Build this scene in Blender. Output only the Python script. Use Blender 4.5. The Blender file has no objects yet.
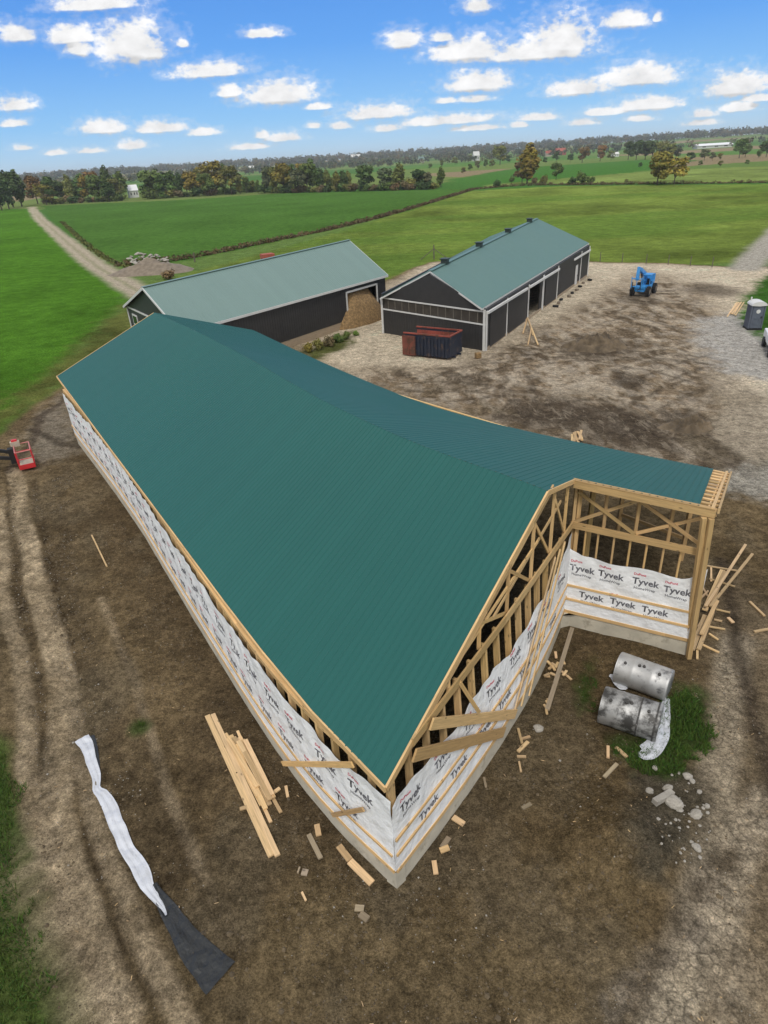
import bpy, math, random
import numpy as np
from mathutils import Vector, Matrix
random.seed(7)
S = bpy.context.scene
COL = S.collection

# ------------------------------------------------------------------ camera
CAM_H, FPX, ROLL = 15.0, 648.0, math.radians(-3.4)
PITCH = math.atan(354.0 / FPX)
_F = Vector((0, math.cos(PITCH), -math.sin(PITCH))); _R = Vector((1, 0, 0)); _U = _R.cross(_F)
CR = _R * math.cos(ROLL) + _U * math.sin(ROLL); CU = _U * math.cos(ROLL) - _R * math.sin(ROLL)
cd = bpy.data.cameras.new('camera'); cam = bpy.data.objects.new('camera', cd); COL.objects.link(cam)
cd.sensor_fit = 'HORIZONTAL'; cd.sensor_width = 36.0; cd.lens = 36.0 * FPX / 768.0
cd.clip_start = 0.1; cd.clip_end = 20000
cam.matrix_world = Matrix(((CR.x, CU.x, -_F.x, 0), (CR.y, CU.y, -_F.y, 0), (CR.z, CU.z, -_F.z, CAM_H), (0, 0, 0, 1)))
S.camera = cam

# ------------------------------------------------------------------ light and exposure
SUN_EL, SUN_AZ = math.radians(54), math.radians(192)     # azimuth measured from +y towards +x
SUN_STRENGTH, SUN_ANGLE, SKY_STRENGTH = 1.6, math.radians(9), 0.12
S.view_settings.view_transform = 'Standard'; S.view_settings.look = 'None'
S.view_settings.exposure = 0.06; S.view_settings.gamma = 1.0; S.view_settings.use_curve_mapping = False
sl = bpy.data.lights.new('sun', 'SUN'); sl.energy = SUN_STRENGTH; sl.angle = SUN_ANGLE; sl.color = (1.0, 0.95, 0.88)
so = bpy.data.objects.new('sun', sl); COL.objects.link(so)
sdir = Vector((math.sin(SUN_AZ) * math.cos(SUN_EL), math.cos(SUN_AZ) * math.cos(SUN_EL), math.sin(SUN_EL)))
so.rotation_euler = (-sdir).to_track_quat('-Z', 'Y').to_euler()

def ray(px, py):
    return _F + CR * ((px - 384.0) / FPX) + CU * ((512.0 - py) / FPX)
def at(px, py, z=0.0):
    d = ray(px, py); t = (z - CAM_H) / d.z
    return Vector((d.x * t, d.y * t, z))
def px_per_m(p):
    return FPX / ((Vector(p) - Vector((0, 0, CAM_H))).dot(_F))

W = bpy.data.worlds.new('World'); S.world = W; W.use_nodes = True
def world_sky():
    nt = W.node_tree; N = nt.nodes; L = nt.links
    for n in list(N): N.remove(n)
    out = N.new('ShaderNodeOutputWorld'); bg = N.new('ShaderNodeBackground'); bg.inputs[1].default_value = SKY_STRENGTH
    L.new(bg.outputs[0], out.inputs[0])
    sky = N.new('ShaderNodeTexSky'); sky.sky_type = 'NISHITA'; sky.sun_disc = False
    sky.sun_elevation = SUN_EL; sky.sun_rotation = SUN_AZ; sky.air_density = 1.0; sky.dust_density = 0.25; sky.ozone_density = 3.2
    clouds = [(95,3,46,6),(20,32,22,9),(70,34,25,9),(77,47,16,8),(133,40,37,20),(150,48,24,10),(183,43,6,4),(262,33,22,4),(404,38,19,9),(443,36,14,5),
      (470,48,44,11),(562,35,37,19),(535,50,66,9),(624,18,27,8),(657,17,5,4),(478,4,18,7),(212,69,42,7),(230,90,14,6),(278,91,40,12),(15,103,20,7),
      (15,122,18,4),(102,126,30,7),(160,126,32,6),(203,131,18,4),(23,147,12,3),(55,152,12,3),(90,150,17,3),(133,144,16,5),(377,111,42,7),(448,119,60,5),
      (340,125,14,4),(388,127,18,4),(318,106,17,3),(314,125,8,3),(284,137,20,4),(262,134,9,4),(478,80,39,10),(580,86,38,8),(641,74,42,11),(735,83,42,12),
      (648,102,38,7),(603,111,24,4),(540,116,25,4),(520,124,12,3),(582,121,18,4),(740,106,20,5),(757,97,20,4),(475,98,20,4),(445,100,14,3),(640,118,16,3),(702,113,16,4),(480,127,30,3),(250,146,22,3),(700,122,20,3)]
    g = bpy.data.node_groups.new('cloud_field', 'ShaderNodeTree')
    g.interface.new_socket('uv', in_out='INPUT', socket_type='NodeSocketVector'); g.interface.new_socket('v', in_out='OUTPUT', socket_type='NodeSocketFloat')
    gi = g.nodes.new('NodeGroupInput'); go = g.nodes.new('NodeGroupOutput'); last = None
    def vm(op, a, b):
        n = g.nodes.new('ShaderNodeVectorMath'); n.operation = op; g.links.new(a, n.inputs[0])
        if b is not None: n.inputs[1].default_value = b
        return n
    for cx, cy, hw, hh in clouds:
        d = ray(cx, cy + hh * 0.55); u0, v0 = d.x / d.y, d.z / d.y
        a = vm('SUBTRACT', gi.outputs[0], (u0, v0, 0)); m = vm('MULTIPLY', a.outputs[0], (FPX * .9 / hw / .92, FPX * .9 / hh / 1.38, 0))
        k = vm('MULTIPLY', m.outputs[0], (-1, -2.6, 1)); mx = vm('MAXIMUM', m.outputs[0], None); g.links.new(k.outputs[0], mx.inputs[1])
        ln = vm('LENGTH', mx.outputs[0], None)
        if last is None: last = ln.outputs['Value']
        else:
            q = g.nodes.new('ShaderNodeMath'); q.operation = 'MINIMUM'; g.links.new(last, q.inputs[0]); g.links.new(ln.outputs['Value'], q.inputs[1]); last = q.outputs[0]
    q = g.nodes.new('ShaderNodeMath'); q.operation = 'SUBTRACT'; q.inputs[0].default_value = 1.0; g.links.new(last, q.inputs[1]); g.links.new(q.outputs[0], go.inputs[0])
    tc = N.new('ShaderNodeTexCoord'); sp = N.new('ShaderNodeSeparateXYZ'); L.new(tc.outputs['Generated'], sp.inputs[0])
    def M(op, a, b, c=None, clamp=False):
        n = N.new('ShaderNodeMath'); n.operation = op; n.use_clamp = clamp
        for i, x in enumerate((a, b, c)):
            if x is None: continue
            if isinstance(x, (int, float)): n.inputs[i].default_value = x
            else: L.new(x, n.inputs[i])
        return n.outputs[0]
    yy = M('MAXIMUM', sp.outputs[1], 0.02)
    u = M('DIVIDE', sp.outputs[0], yy); v = M('DIVIDE', sp.outputs[2], yy)
    def comb(a, b):
        n = N.new('ShaderNodeCombineXYZ'); L.new(a, n.inputs[0]); L.new(b, n.inputs[1]); return n.outputs[0]
    vs = M('MULTIPLY', v, 1.6); uv = comb(u, vs)
    nz = N.new('ShaderNodeTexNoise'); nz.inputs['Scale'].default_value = 26; nz.inputs['Detail'].default_value = 7; nz.inputs['Roughness'].default_value = 0.56; L.new(uv, nz.inputs['Vector'])
    nf = N.new('ShaderNodeTexNoise'); nf.inputs['Scale'].default_value = 95; nf.inputs['Detail'].default_value = 5; L.new(uv, nf.inputs['Vector'])
    n0 = M('SUBTRACT', nz.outputs[0], 0.5); n1 = M('SUBTRACT', nf.outputs[0], 0.5)
    nn = M('ADD', M('MULTIPLY', n0, 1.25), M('MULTIPLY', n1, 0.8))
    def field(vsock):
        gr = N.new('ShaderNodeGroup'); gr.node_tree = g; L.new(comb(u, vsock), gr.inputs[0]); return M('ADD', gr.outputs[0], nn)
    f0 = field(v); f1 = field(M('ADD', v, 0.008))
    def mr(x, a, b, c=0.0, d=1.0):
        n = N.new('ShaderNodeMapRange'); n.interpolation_type = 'SMOOTHSTEP'; L.new(x, n.inputs[0])
        for i, w in enumerate((a, b, c, d)): n.inputs[i + 1].default_value = w
        return n.outputs[0]
    mask = mr(f0, 0.06, 0.55)
    mask = M('MAXIMUM', mask, M('MULTIPLY', mr(M('ADD', f0, M('MULTIPLY', n1, 0.8)), -0.35, 0.40), 0.24))
    front = mr(sp.outputs[1], 0.05, 0.15)
    mask = M('MULTIPLY', mask, front)
    # unseen cloud cover overhead and behind the camera, added to whiten the ambient light
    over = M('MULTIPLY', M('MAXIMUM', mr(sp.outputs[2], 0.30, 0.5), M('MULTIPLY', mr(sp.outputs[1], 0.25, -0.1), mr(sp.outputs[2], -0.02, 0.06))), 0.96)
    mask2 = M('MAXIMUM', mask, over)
    base = mr(M('SUBTRACT', f1, f0), 0.02, 0.45)
    shade = M('SUBTRACT', 1.0, M('MULTIPLY', base, 0.30))
    shade = M('MULTIPLY', shade, M('ADD', 0.93, M('MULTIPLY', n0, 0.7)))
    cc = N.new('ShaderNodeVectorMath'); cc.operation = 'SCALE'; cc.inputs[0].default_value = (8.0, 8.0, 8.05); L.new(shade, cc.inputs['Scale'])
    el = N.new('ShaderNodeValToRGB'); L.new(sp.outputs[2], el.inputs[0]); k = 1 / SKY_STRENGTH
    cr = el.color_ramp; cr.elements[0].position = 0.0; cr.elements[0].color = (.47 , .69, .90, 1); cr.elements[1].position = .30; cr.elements[1].color = (.035, .18, .70, 1)
    e = cr.elements.new(.05); e.color = (.23, .52, .91, 1); e = cr.elements.new(.13); e.color = (.095, .34, .86, 1)
    es = N.new('ShaderNodeVectorMath'); es.operation = 'SCALE'; L.new(el.outputs[0], es.inputs[0]); es.inputs['Scale'].default_value = k
    tint = N.new('ShaderNodeMix'); tint.data_type = 'RGBA'; tint.blend_type = 'MULTIPLY'; tint.inputs[0].default_value = 1.0
    L.new(sky.outputs[0], tint.inputs[6]); tint.inputs[7].default_value = (0.82, 1.0, 1.12, 1)
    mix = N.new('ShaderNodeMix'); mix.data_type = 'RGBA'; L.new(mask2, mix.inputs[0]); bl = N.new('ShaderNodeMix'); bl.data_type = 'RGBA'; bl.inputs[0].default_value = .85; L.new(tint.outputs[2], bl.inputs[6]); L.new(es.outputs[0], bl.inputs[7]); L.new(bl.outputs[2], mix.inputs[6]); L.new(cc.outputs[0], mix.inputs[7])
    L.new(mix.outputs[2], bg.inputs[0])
world_sky()

# ------------------------------------------------------------------ noise in numpy
def _hash(ix, iy, s):
    h = (ix.astype(np.int64) * 374761393 + iy.astype(np.int64) * 668265263 + s * 1442695041) & 0xFFFFFFFF
    h = ((h ^ (h >> 13)) * 1274126177) & 0xFFFFFFFF
    return ((h ^ (h >> 16)) & 0xFFFF) / 65535.0
def vnoise(x, y, s=0):
    x = np.asarray(x, float); y = np.asarray(y, float)
    ix = np.floor(x); iy = np.floor(y); fx = x - ix; fy = y - iy
    fx = fx * fx * (3 - 2 * fx); fy = fy * fy * (3 - 2 * fy)
    a = _hash(ix, iy, s); b = _hash(ix + 1, iy, s); c = _hash(ix, iy + 1, s); d = _hash(ix + 1, iy + 1, s)
    return (a + (b - a) * fx) * (1 - fy) + (c + (d - c) * fx) * fy
def fbm(x, y, s=0, o=4):
    r = 0; a = 0.5; t = 0
    for i in range(o):
        r = r + a * vnoise(np.asarray(x) * 2 ** i + 17.3 * i, np.asarray(y) * 2 ** i - 9.1 * i, s + i); t += a; a *= 0.5
    return r / t
def sstep(x, a, b):
    t = np.clip((x - a) / (b - a), 0, 1); return t * t * (3 - 2 * t)

# ------------------------------------------------------------------ materials
def nodes(name):
    m = bpy.data.materials.new(name); m.use_nodes = True
    nt = m.node_tree; b = nt.nodes['Principled BSDF']
    return m, nt, b
def mat(name, col, rough=0.6, var=0.15, scale=3.0, bump=0.0, bscale=20.0, metal=0.0, stain=None, stain_amt=0.4, spec=0.5, bdist=.03):
    m, nt, b = nodes(name); N, L = nt.nodes, nt.links
    tc = N.new('ShaderNodeTexCoord'); n = N.new('ShaderNodeTexNoise'); n.inputs['Scale'].default_value = scale; n.inputs['Detail'].default_value = 6
    L.new(tc.outputs['Object'], n.inputs['Vector'])
    r = N.new('ShaderNodeMapRange'); L.new(n.outputs[0], r.inputs[0]); r.inputs[1].default_value = 0.3; r.inputs[2].default_value = 0.7
    r.inputs[3].default_value = 1 - var; r.inputs[4].default_value = 1 + var
    s = N.new('ShaderNodeVectorMath'); s.operation = 'SCALE'; s.inputs[0].default_value = col[:3]; L.new(r.outputs[0], s.inputs['Scale'])
    src = s.outputs[0]
    if stain is not None:
        n2 = N.new('ShaderNodeTexNoise'); n2.inputs['Scale'].default_value = scale * 1.7; n2.inputs['Detail'].default_value = 8; n2.inputs['Roughness'].default_value = 0.65
        L.new(tc.outputs['Object'], n2.inputs['Vector'])
        r2 = N.new('ShaderNodeMapRange'); L.new(n2.outputs[0], r2.inputs[0]); r2.inputs[1].default_value = 0.62 - stain_amt * 0.3; r2.inputs[2].default_value = 0.72 - stain_amt * 0.2
        mx = N.new('ShaderNodeMix'); mx.data_type = 'RGBA'; L.new(r2.outputs[0], mx.inputs[0]); L.new(src, mx.inputs[6]); mx.inputs[7].default_value = (*stain, 1); src = mx.outputs[2]
    L.new(src, b.inputs['Base Color']); b.inputs['Roughness'].default_value = rough; b.inputs['Metallic'].default_value = metal
    b.inputs['Specular IOR Level'].default_value = spec
    if bump:
        n3 = N.new('ShaderNodeTexNoise'); n3.inputs['Scale'].default_value = bscale; n3.inputs['Detail'].default_value = 5; L.new(tc.outputs['Object'], n3.inputs['Vector'])
        bp = N.new('ShaderNodeBump'); bp.inputs['Strength'].default_value = bump; bp.inputs['Distance'].default_value = bdist
        L.new(n3.outputs[0], bp.inputs['Height']); L.new(bp.outputs[0], b.inputs['Normal'])
    return m
def wood_mat(name, col):
    m, nt, b = nodes(name); N, L = nt.nodes, nt.links
    uv = N.new('ShaderNodeUVMap'); mp = N.new('ShaderNodeMapping'); mp.inputs['Scale'].default_value = (1.3, 26, 1); L.new(uv.outputs[0], mp.inputs[0])
    n = N.new('ShaderNodeTexNoise'); n.inputs['Scale'].default_value = 1.0; n.inputs['Detail'].default_value = 6; n.inputs['Roughness'].default_value = 0.6; n.inputs['Distortion'].default_value = 0.4; L.new(mp.outputs[0], n.inputs['Vector'])
    at_ = N.new('ShaderNodeAttribute'); at_.attribute_name = 'tint'
    r = N.new('ShaderNodeMapRange'); L.new(n.outputs[0], r.inputs[0]); r.inputs[1].default_value = .3; r.inputs[2].default_value = .7; r.inputs[3].default_value = .72; r.inputs[4].default_value = 1.15
    s = N.new('ShaderNodeVectorMath'); s.operation = 'MULTIPLY'; L.new(at_.outputs['Color'], s.inputs[0]); s.inputs[1].default_value = col
    s2 = N.new('ShaderNodeVectorMath'); s2.operation = 'SCALE'; L.new(s.outputs[0], s2.inputs[0]); L.new(r.outputs[0], s2.inputs['Scale'])
    mp2 = N.new('ShaderNodeMapping'); mp2.inputs['Scale'].default_value = (2.2, 5, 1); L.new(uv.outputs[0], mp2.inputs[0])
    vo = N.new('ShaderNodeTexVoronoi'); vo.inputs['Scale'].default_value = 1.0; L.new(mp2.outputs[0], vo.inputs['Vector'])
    kr = N.new('ShaderNodeMapRange'); L.new(vo.outputs['Distance'], kr.inputs[0]); kr.inputs[1].default_value = .06; kr.inputs[2].default_value = .16; kr.inputs[3].default_value = .45; kr.inputs[4].default_value = 1
    s3 = N.new('ShaderNodeVectorMath'); s3.operation = 'SCALE'; L.new(s2.outputs[0], s3.inputs[0]); L.new(kr.outputs[0], s3.inputs['Scale'])
    L.new(s3.outputs[0], b.inputs['Base Color']); b.inputs['Roughness'].default_value = .75
    return m
def roof_mat(name, col, col2):
    m, nt, b = nodes(name); N, L = nt.nodes, nt.links
    tc = N.new('ShaderNodeTexCoord'); n = N.new('ShaderNodeTexNoise'); n.inputs['Scale'].default_value = .16; n.inputs['Detail'].default_value = 7; L.new(tc.outputs['Object'], n.inputs['Vector'])
    mx = N.new('ShaderNodeMix'); mx.data_type = 'RGBA'; L.new(n.outputs[0], mx.inputs[0]); mx.inputs[6].default_value = (*col, 1); mx.inputs[7].default_value = (*col2, 1)
    at_ = N.new('ShaderNodeAttribute'); at_.attribute_name = 'tint'
    ml = N.new('ShaderNodeMix'); ml.data_type = 'RGBA'; ml.blend_type = 'MULTIPLY'; ml.inputs[0].default_value = 1; L.new(mx.outputs[2], ml.inputs[6]); L.new(at_.outputs['Color'], ml.inputs[7])
    L.new(ml.outputs[2], b.inputs['Base Color'])
    r = N.new('ShaderNodeMapRange'); L.new(n.outputs[0], r.inputs[0]); r.inputs[3].default_value = .36; r.inputs[4].default_value = .55; L.new(r.outputs[0], b.inputs['Roughness'])
    b.inputs['Specular IOR Level'].default_value = .17
    n3 = N.new('ShaderNodeTexNoise'); n3.inputs['Scale'].default_value = 1.1; n3.inputs['Detail'].default_value = 3; L.new(tc.outputs['Object'], n3.inputs['Vector'])
    bp = N.new('ShaderNodeBump'); bp.inputs['Strength'].default_value = .12; bp.inputs['Distance'].default_value = .05; L.new(n3.outputs[0], bp.inputs['Height']); L.new(bp.outputs[0], b.inputs['Normal'])
    return m
M_ROOF = roof_mat('green_roof_metal', (.016, .092, .082), (.022, .110, .097))
M_ROOFA = roof_mat('grey_green_roof_metal', (.14, .22, .2), (.17, .25, .23))
M_ROOFB = roof_mat('sage_roof_metal', (.10, .185, .17), (.115, .2, .185))
M_WOOD = wood_mat('sawn_pine', (.70, .46, .21))
M_WOOD2 = wood_mat('pale_pine', (.68, .47, .25))
M_WOODOLD = wood_mat('weathered_wood', (.36, .28, .19))
M_CONC = mat('concrete', (.52, .48, .385), .85, .14, 1.6, .2, 18, stain=(.36, .325, .25), stain_amt=.25)
M_WRAP = mat('house_wrap', (.86, .87, .88), .5, .05, 1.2, 1.0, 3.0, bdist=.08)
M_INK = mat('wrap_print_black', (.12, .12, .14), .6, .1)
M_RED = mat('wrap_print_red', (.62, .10, .14), .6, .1)
M_DARK = mat('charcoal_cladding', (.032, .031, .031), .5, .12, 2, stain=(.04, .038, .036), stain_amt=.1)
M_WHITE = mat('white_trim', (.62, .62, .60), .5, .06, 2)
M_BLACK = mat('black_rubber', (.012, .012, .012), .7, .2)
M_INSIDE = mat('dark_interior', (.02, .018, .015), .9, .2)
M_GALV = mat('galvanised_steel', (.50, .50, .49), .52, .18, 2.2, .12, 6, metal=.6, stain=(.22, .22, .22), stain_amt=.25)
M_SOOT = mat('sooty_steel', (.05, .048, .045), .7, .3, 6, stain=(.22, .21, .2), stain_amt=.3)
M_PLASTW = mat('white_plastic', (.54, .56, .60), .4, .12, 2.5, 1.0, 3.0, bdist=.10)
M_PLASTB = mat('black_plastic', (.014, .016, .017), .5, .3, 3, 1.0, 4, bdist=.10)
M_RUST = mat('rusty_red_paint', (.27, .06, .04), .7, .25, 1.2, stain=(.10, .04, .022), stain_amt=.5)
M_RUSTY = mat('rust_brown_paint', (.17, .05, .032), .75, .3, 1.5, stain=(.08, .04, .025), stain_amt=.6)
M_NAVY = mat('worn_navy_paint', (.013, .019, .036), .5, .2, 1.4, stain=(.09, .06, .05), stain_amt=.25)
M_BLUE = mat('blue_machine_paint', (.045, .27, .62), .35, .1, 2, stain=(.1, .16, .25), stain_amt=.1)
M_REDP = mat('red_machine_paint', (.55, .03, .035), .4, .12, 3)
M_PINKR = mat('faded_red_rail', (.55, .20, .18), .5, .12, 3)
M_TOIL = mat('grey_blue_plastic', (.10, .115, .15), .5, .08, 2)
M_STONE = mat('pale_stone', (.33, .305, .26), .85, .2, 4, .4, 9, stain=(.22, .2, .17), stain_amt=.3)
M_SOIL = mat('piled_soil', (.19, .155, .115), .95, .25, 1.5, .6, 5)
M_HAY = mat('straw', (.25, .16, .07), .9, .45, 5, .6, 8, stain=(.14, .09, .04), stain_amt=.35)
M_BARK = mat('bark', (.07, .055, .04), .9, .25, 5)
M_VENT = mat('dark_green_vent', (.02, .035, .032), .5, .1)
M_MULL = mat('weathered_mullion', (.13, .115, .095), .8, .2)
M_BAND = mat('dusty_clear_panel', (.055, .048, .04), .35, .3, 1.5)
M_GLASS = mat('dark_glass', (.02, .025, .03), .12, .1)
M_CAR = mat('white_car_paint', (.78, .79, .80), .25, .03)
M_FENCE = mat('weathered_post', (.12, .10, .08), .9, .2)
M_REDROOF = mat('red_roof', (.34, .08, .05), .7, .1)
M_TAN = mat('tan_wall', (.42, .36, .28), .8, .1)
def leaf_mat():
    m, nt, b = nodes('foliage'); N, L = nt.nodes, nt.links
    oi = N.new('ShaderNodeObjectInfo'); at_ = N.new('ShaderNodeAttribute'); at_.attribute_name = 'tint'
    ml = N.new('ShaderNodeMix'); ml.data_type = 'RGBA'; ml.blend_type = 'MULTIPLY'; ml.inputs[0].default_value = 1; L.new(oi.outputs['Color'], ml.inputs[6]); L.new(at_.outputs['Color'], ml.inputs[7])
    L.new(ml.outputs[2], b.inputs['Base Color']); b.inputs['Roughness'].default_value = .8; b.inputs['Specular IOR Level'].default_value = .1
    return m
M_LEAF = leaf_mat()

# ------------------------------------------------------------------ mesh builder
class MB:
    def __init__(s): s.v = []; s.f = []; s.uv = []; s.t = []; s.m = []
    def face(s, pts, tint=(1, 1, 1), uv=None, mi=0):
        i = len(s.v); s.v += [tuple(p) for p in pts]; s.f.append(tuple(range(i, i + len(pts))))
        s.uv.append(uv or [(p[0], p[1]) for p in pts]); s.t.append(tint); s.m.append(mi)
    def hexa(s, P, tint=(1, 1, 1), mi=0, off=None):
        # P: 8 points, 0-3 first end loop, 4-7 second end loop; uv runs along the length
        ln = (Vector(P[4]) - Vector(P[0])).length; w = (Vector(P[1]) - Vector(P[0])).length; h = (Vector(P[3]) - Vector(P[0])).length
        o = off if off is not None else random.random() * 50
        i = len(s.v); s.v += [tuple(p) for p in P]
        for (a, b, c, d), ww in (((0, 1, 5, 4), w), ((1, 2, 6, 5), h), ((2, 3, 7, 6), w), ((3, 0, 4, 7), h)):
            s.f.append((i + a, i + b, i + c, i + d)); s.uv.append([(o, o), (o, o + ww), (o + ln, o + ww), (o + ln, o)]); s.t.append(tint); s.m.append(mi)
        for q in ((3, 2, 1, 0), (4, 5, 6, 7)):
            s.f.append(tuple(i + k for k in q)); s.uv.append([(o, o), (o + .02, o), (o + .02, o + .05), (o, o + .05)]); s.t.append(tint); s.m.append(mi)
    def bar(s, a, b, w, h, up=(0, 0, 1), tint=None, mi=0):
        a = Vector(a); b = Vector(b); d = (b - a).normalized(); up = Vector(up)
        if abs(d.dot(up)) > .98: up = Vector((1, 0, 0)) if abs(d.x) < .9 else Vector((0, 1, 0))
        x = d.cross(up).normalized(); y = x.cross(d).normalized()
        x = x * w / 2; y = y * h / 2
        if tint is None:
            k = random.uniform(.62, 1.12); tint = (k * random.uniform(.97, 1.03), k, k * random.uniform(.9, 1.06))
        s.hexa([a - x - y, a + x - y, a + x + y, a - x + y, b - x - y, b + x - y, b + x + y, b - x + y], tint, mi)
    def box(s, c, size, rz=0.0, mi=0, tint=(1, 1, 1)):
        c = Vector(c); ca, sa = math.cos(rz), math.sin(rz); X = Vector((ca, sa, 0)) * size[0] / 2; Y = Vector((-sa, ca, 0)) * size[1] / 2; Z = Vector((0, 0, size[2] / 2))
        s.hexa([c - X - Y - Z, c - X + Y - Z, c - X + Y + Z, c - X - Y + Z, c + X - Y - Z, c + X + Y - Z, c + X + Y + Z, c + X - Y + Z], tint, mi, 0)
    def cyl(s, a, b, r0, r1=None, n=12, caps=True, mi=0, tint=(1, 1, 1)):
        a = Vector(a); b = Vector(b); d = (b - a).normalized(); r1 = r0 if r1 is None else r1
        up = Vector((0, 0, 1)) if abs(d.z) < .95 else Vector((1, 0, 0)); x = d.cross(up).normalized(); y = d.cross(x).normalized(); i = len(s.v)
        for k in range(n):
            an = 2 * math.pi * k / n; o = x * math.cos(an) + y * math.sin(an); s.v.append(tuple(a + o * r0)); s.v.append(tuple(b + o * r1))
        for k in range(n):
            j = (k + 1) % n; s.f.append((i + 2 * k, i + 2 * j, i + 2 * j + 1, i + 2 * k + 1)); s.uv.append([(0, 0), (.1, 0), (.1, 1), (0, 1)]); s.t.append(tint); s.m.append(mi)
        if caps:
            s.f.append(tuple(i + 2 * k for k in range(n))); s.uv.append([(0, 0)] * n); s.t.append(tint); s.m.append(mi)
            s.f.append(tuple(i + 2 * k + 1 for k in reversed(range(n)))); s.uv.append([(0, 0)] * n); s.t.append(tint); s.m.append(mi)
    def build(s, name, mats, parent=None, origin=None, smooth=False, bevel=0.0):
        if not isinstance(mats, (list, tuple)): mats = [mats]
        me = bpy.data.meshes.new(name)
        o0 = Vector(origin) if origin is not None else Vector((0, 0, 0))
        v = s.v if origin is None else [(p[0] - o0.x, p[1] - o0.y, p[2] - o0.z) for p in s.v]
        me.from_pydata(v, [], s.f); me.update()
        for m in mats: me.materials.append(m)
        uvl = me.uv_layers.new(name='UVMap'); uvl.data.foreach_set('uv', [c for u in s.uv for q in u for c in q])
        ca = me.color_attributes.new('tint', 'FLOAT_COLOR', 'CORNER')
        ca.data.foreach_set('color', [c for t, f in zip(s.t, s.f) for _ in f for c in (t[0], t[1], t[2], 1.0)])
        me.polygons.foreach_set('material_index', s.m)
        if smooth: me.polygons.foreach_set('use_smooth', [True] * len(s.f))
        o = bpy.data.objects.new(name, me); COL.objects.link(o)
        if parent is not None: o.parent = parent; o.matrix_parent_inverse = Matrix.Identity(4)
        if origin is not None: o.location = o0 if parent is None else o0 - parent.location
        elif parent is not None and parent.rotation_euler[2] == 0:
            q = parent; tot = Vector((0, 0, 0))
            while q is not None: tot += Vector(q.location); q = q.parent
            o.location = -tot
        if bevel:
            b = o.modifiers.new('edge', 'BEVEL'); b.width = bevel; b.segments = 2; b.limit_method = 'ANGLE'
        return o
def tag(o, label=None, cat=None, group=None, kind=None):
    if label: o['label'] = label
    if cat: o['category'] = cat
    if group: o['group'] = group
    if kind: o['kind'] = kind
    return o
def empty(name, loc, label, cat, group=None, rz=0.0):
    o = bpy.data.objects.new(name, None); COL.objects.link(o); o.location = loc; o.rotation_euler = (0, 0, rz); o.empty_display_size = .3
    return tag(o, label, cat, group)
def copy_tree(o, parent=None):
    c = o.copy(); COL.objects.link(c)
    if parent is not None: c.parent = parent
    for ch in list(o.children): copy_tree(ch, c)
    return c
def lerp(a, b, t): return Vector(a) * (1 - t) + Vector(b) * t
class Curve:
    """smooth polyline through plan points, parametrised 0..1 by length"""
    def __init__(s, pts, smooth=2):
        p = [Vector(q) for q in pts]
        for _ in range(smooth):
            q = [p[0]]
            for a, b in zip(p[:-1], p[1:]): q += [a * .75 + b * .25, a * .25 + b * .75]
            p = q + [p[-1]]
        s.p = p; s.d = [0]
        for a, b in zip(p[:-1], p[1:]): s.d.append(s.d[-1] + (b - a).length)
        s.L = s.d[-1]
    def __call__(s, t):
        x = t * s.L
        if x <= 0: return s.p[0] + (s.p[1] - s.p[0]).normalized() * x
        for i in range(len(s.p) - 1):
            if x <= s.d[i + 1] or i == len(s.p) - 2:
                return s.p[i] + (s.p[i + 1] - s.p[i]).normalized() * (x - s.d[i])
class Wall:
    """vertical wall over a plan curve; pos(s, z, d): s metres along, z height, d metres outwards (to the right of the run)"""
    def __init__(s, curve, side, lean=0.0): s.c = curve; s.L = curve.L; s.side = side; s.lean = lean
    def pos(s, x, z, d=0.0):
        p = s.c(x / s.L); t = (s.c(min(1, x / s.L + .004)) - s.c(max(0, x / s.L - .004))).normalized()
        n = Vector((t.y, -t.x, 0)) * s.side
        if s.lean: p = p + (s.c(0).lerp(s.c(1), x / s.L) - p) * min(1, max(0, z) / 4.0) * s.lean
        return Vector((p.x, p.y, 0)) + n * d + Vector((0, 0, z))
    def strip(s, mb, x0, x1, z0, z1, d0, d1, step=1.2, tint=None):
        n = max(1, int(round(abs(x1 - x0) / step)))
        for i in range(n):
            a = x0 + (x1 - x0) * i / n; b = x0 + (x1 - x0) * (i + 1) / n; k = tint
            if k is None:
                if i % 4 == 0: kk = random.uniform(.85, 1.1)
                k = (kk, kk, kk)
            za, zb = (z0, z1); P = s.pos
            mb.hexa([P(a, za, d0), P(a, za, d1), P(a, zb, d1), P(a, zb, d0), P(b, za, d0), P(b, za, d1), P(b, zb, d1), P(b, zb, d0)], k)

# ------------------------------------------------------------------ ground
def wpoly(pts): return np.array([[at(*p).x, at(*p).y] for p in pts])
def sdist(x, y, P):
    """signed distance to polygon, positive inside"""
    d = np.full(x.shape, 1e18); ins = np.zeros(x.shape, bool); n = len(P)
    for i in range(n):
        ax, ay = P[i]; bx, by = P[(i + 1) % n]; ex, ey = bx - ax, by - ay
        t = np.clip(((x - ax) * ex + (y - ay) * ey) / (ex * ex + ey * ey + 1e-12), 0, 1)
        d = np.minimum(d, (x - ax - t * ex) ** 2 + (y - ay - t * ey) ** 2)
        c = ((ay > y) != (by > y)) & (x < ex * (y - ay) / (ey if ey != 0 else 1e-9) + ax); ins ^= c
    d = np.sqrt(d); return np.where(ins, d, -d)
def ldist(x, y, P):
    d = np.full(x.shape, 1e18)
    for (ax, ay), (bx, by) in zip(P[:-1], P[1:]):
        ex, ey = bx - ax, by - ay
        t = np.clip(((x - ax) * ex + (y - ay) * ey) / (ex * ex + ey * ey + 1e-12), 0, 1)
        d = np.minimum(d, (x - ax - t * ex) ** 2 + (y - ay - t * ey) ** 2)
    return np.sqrt(d)
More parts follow.
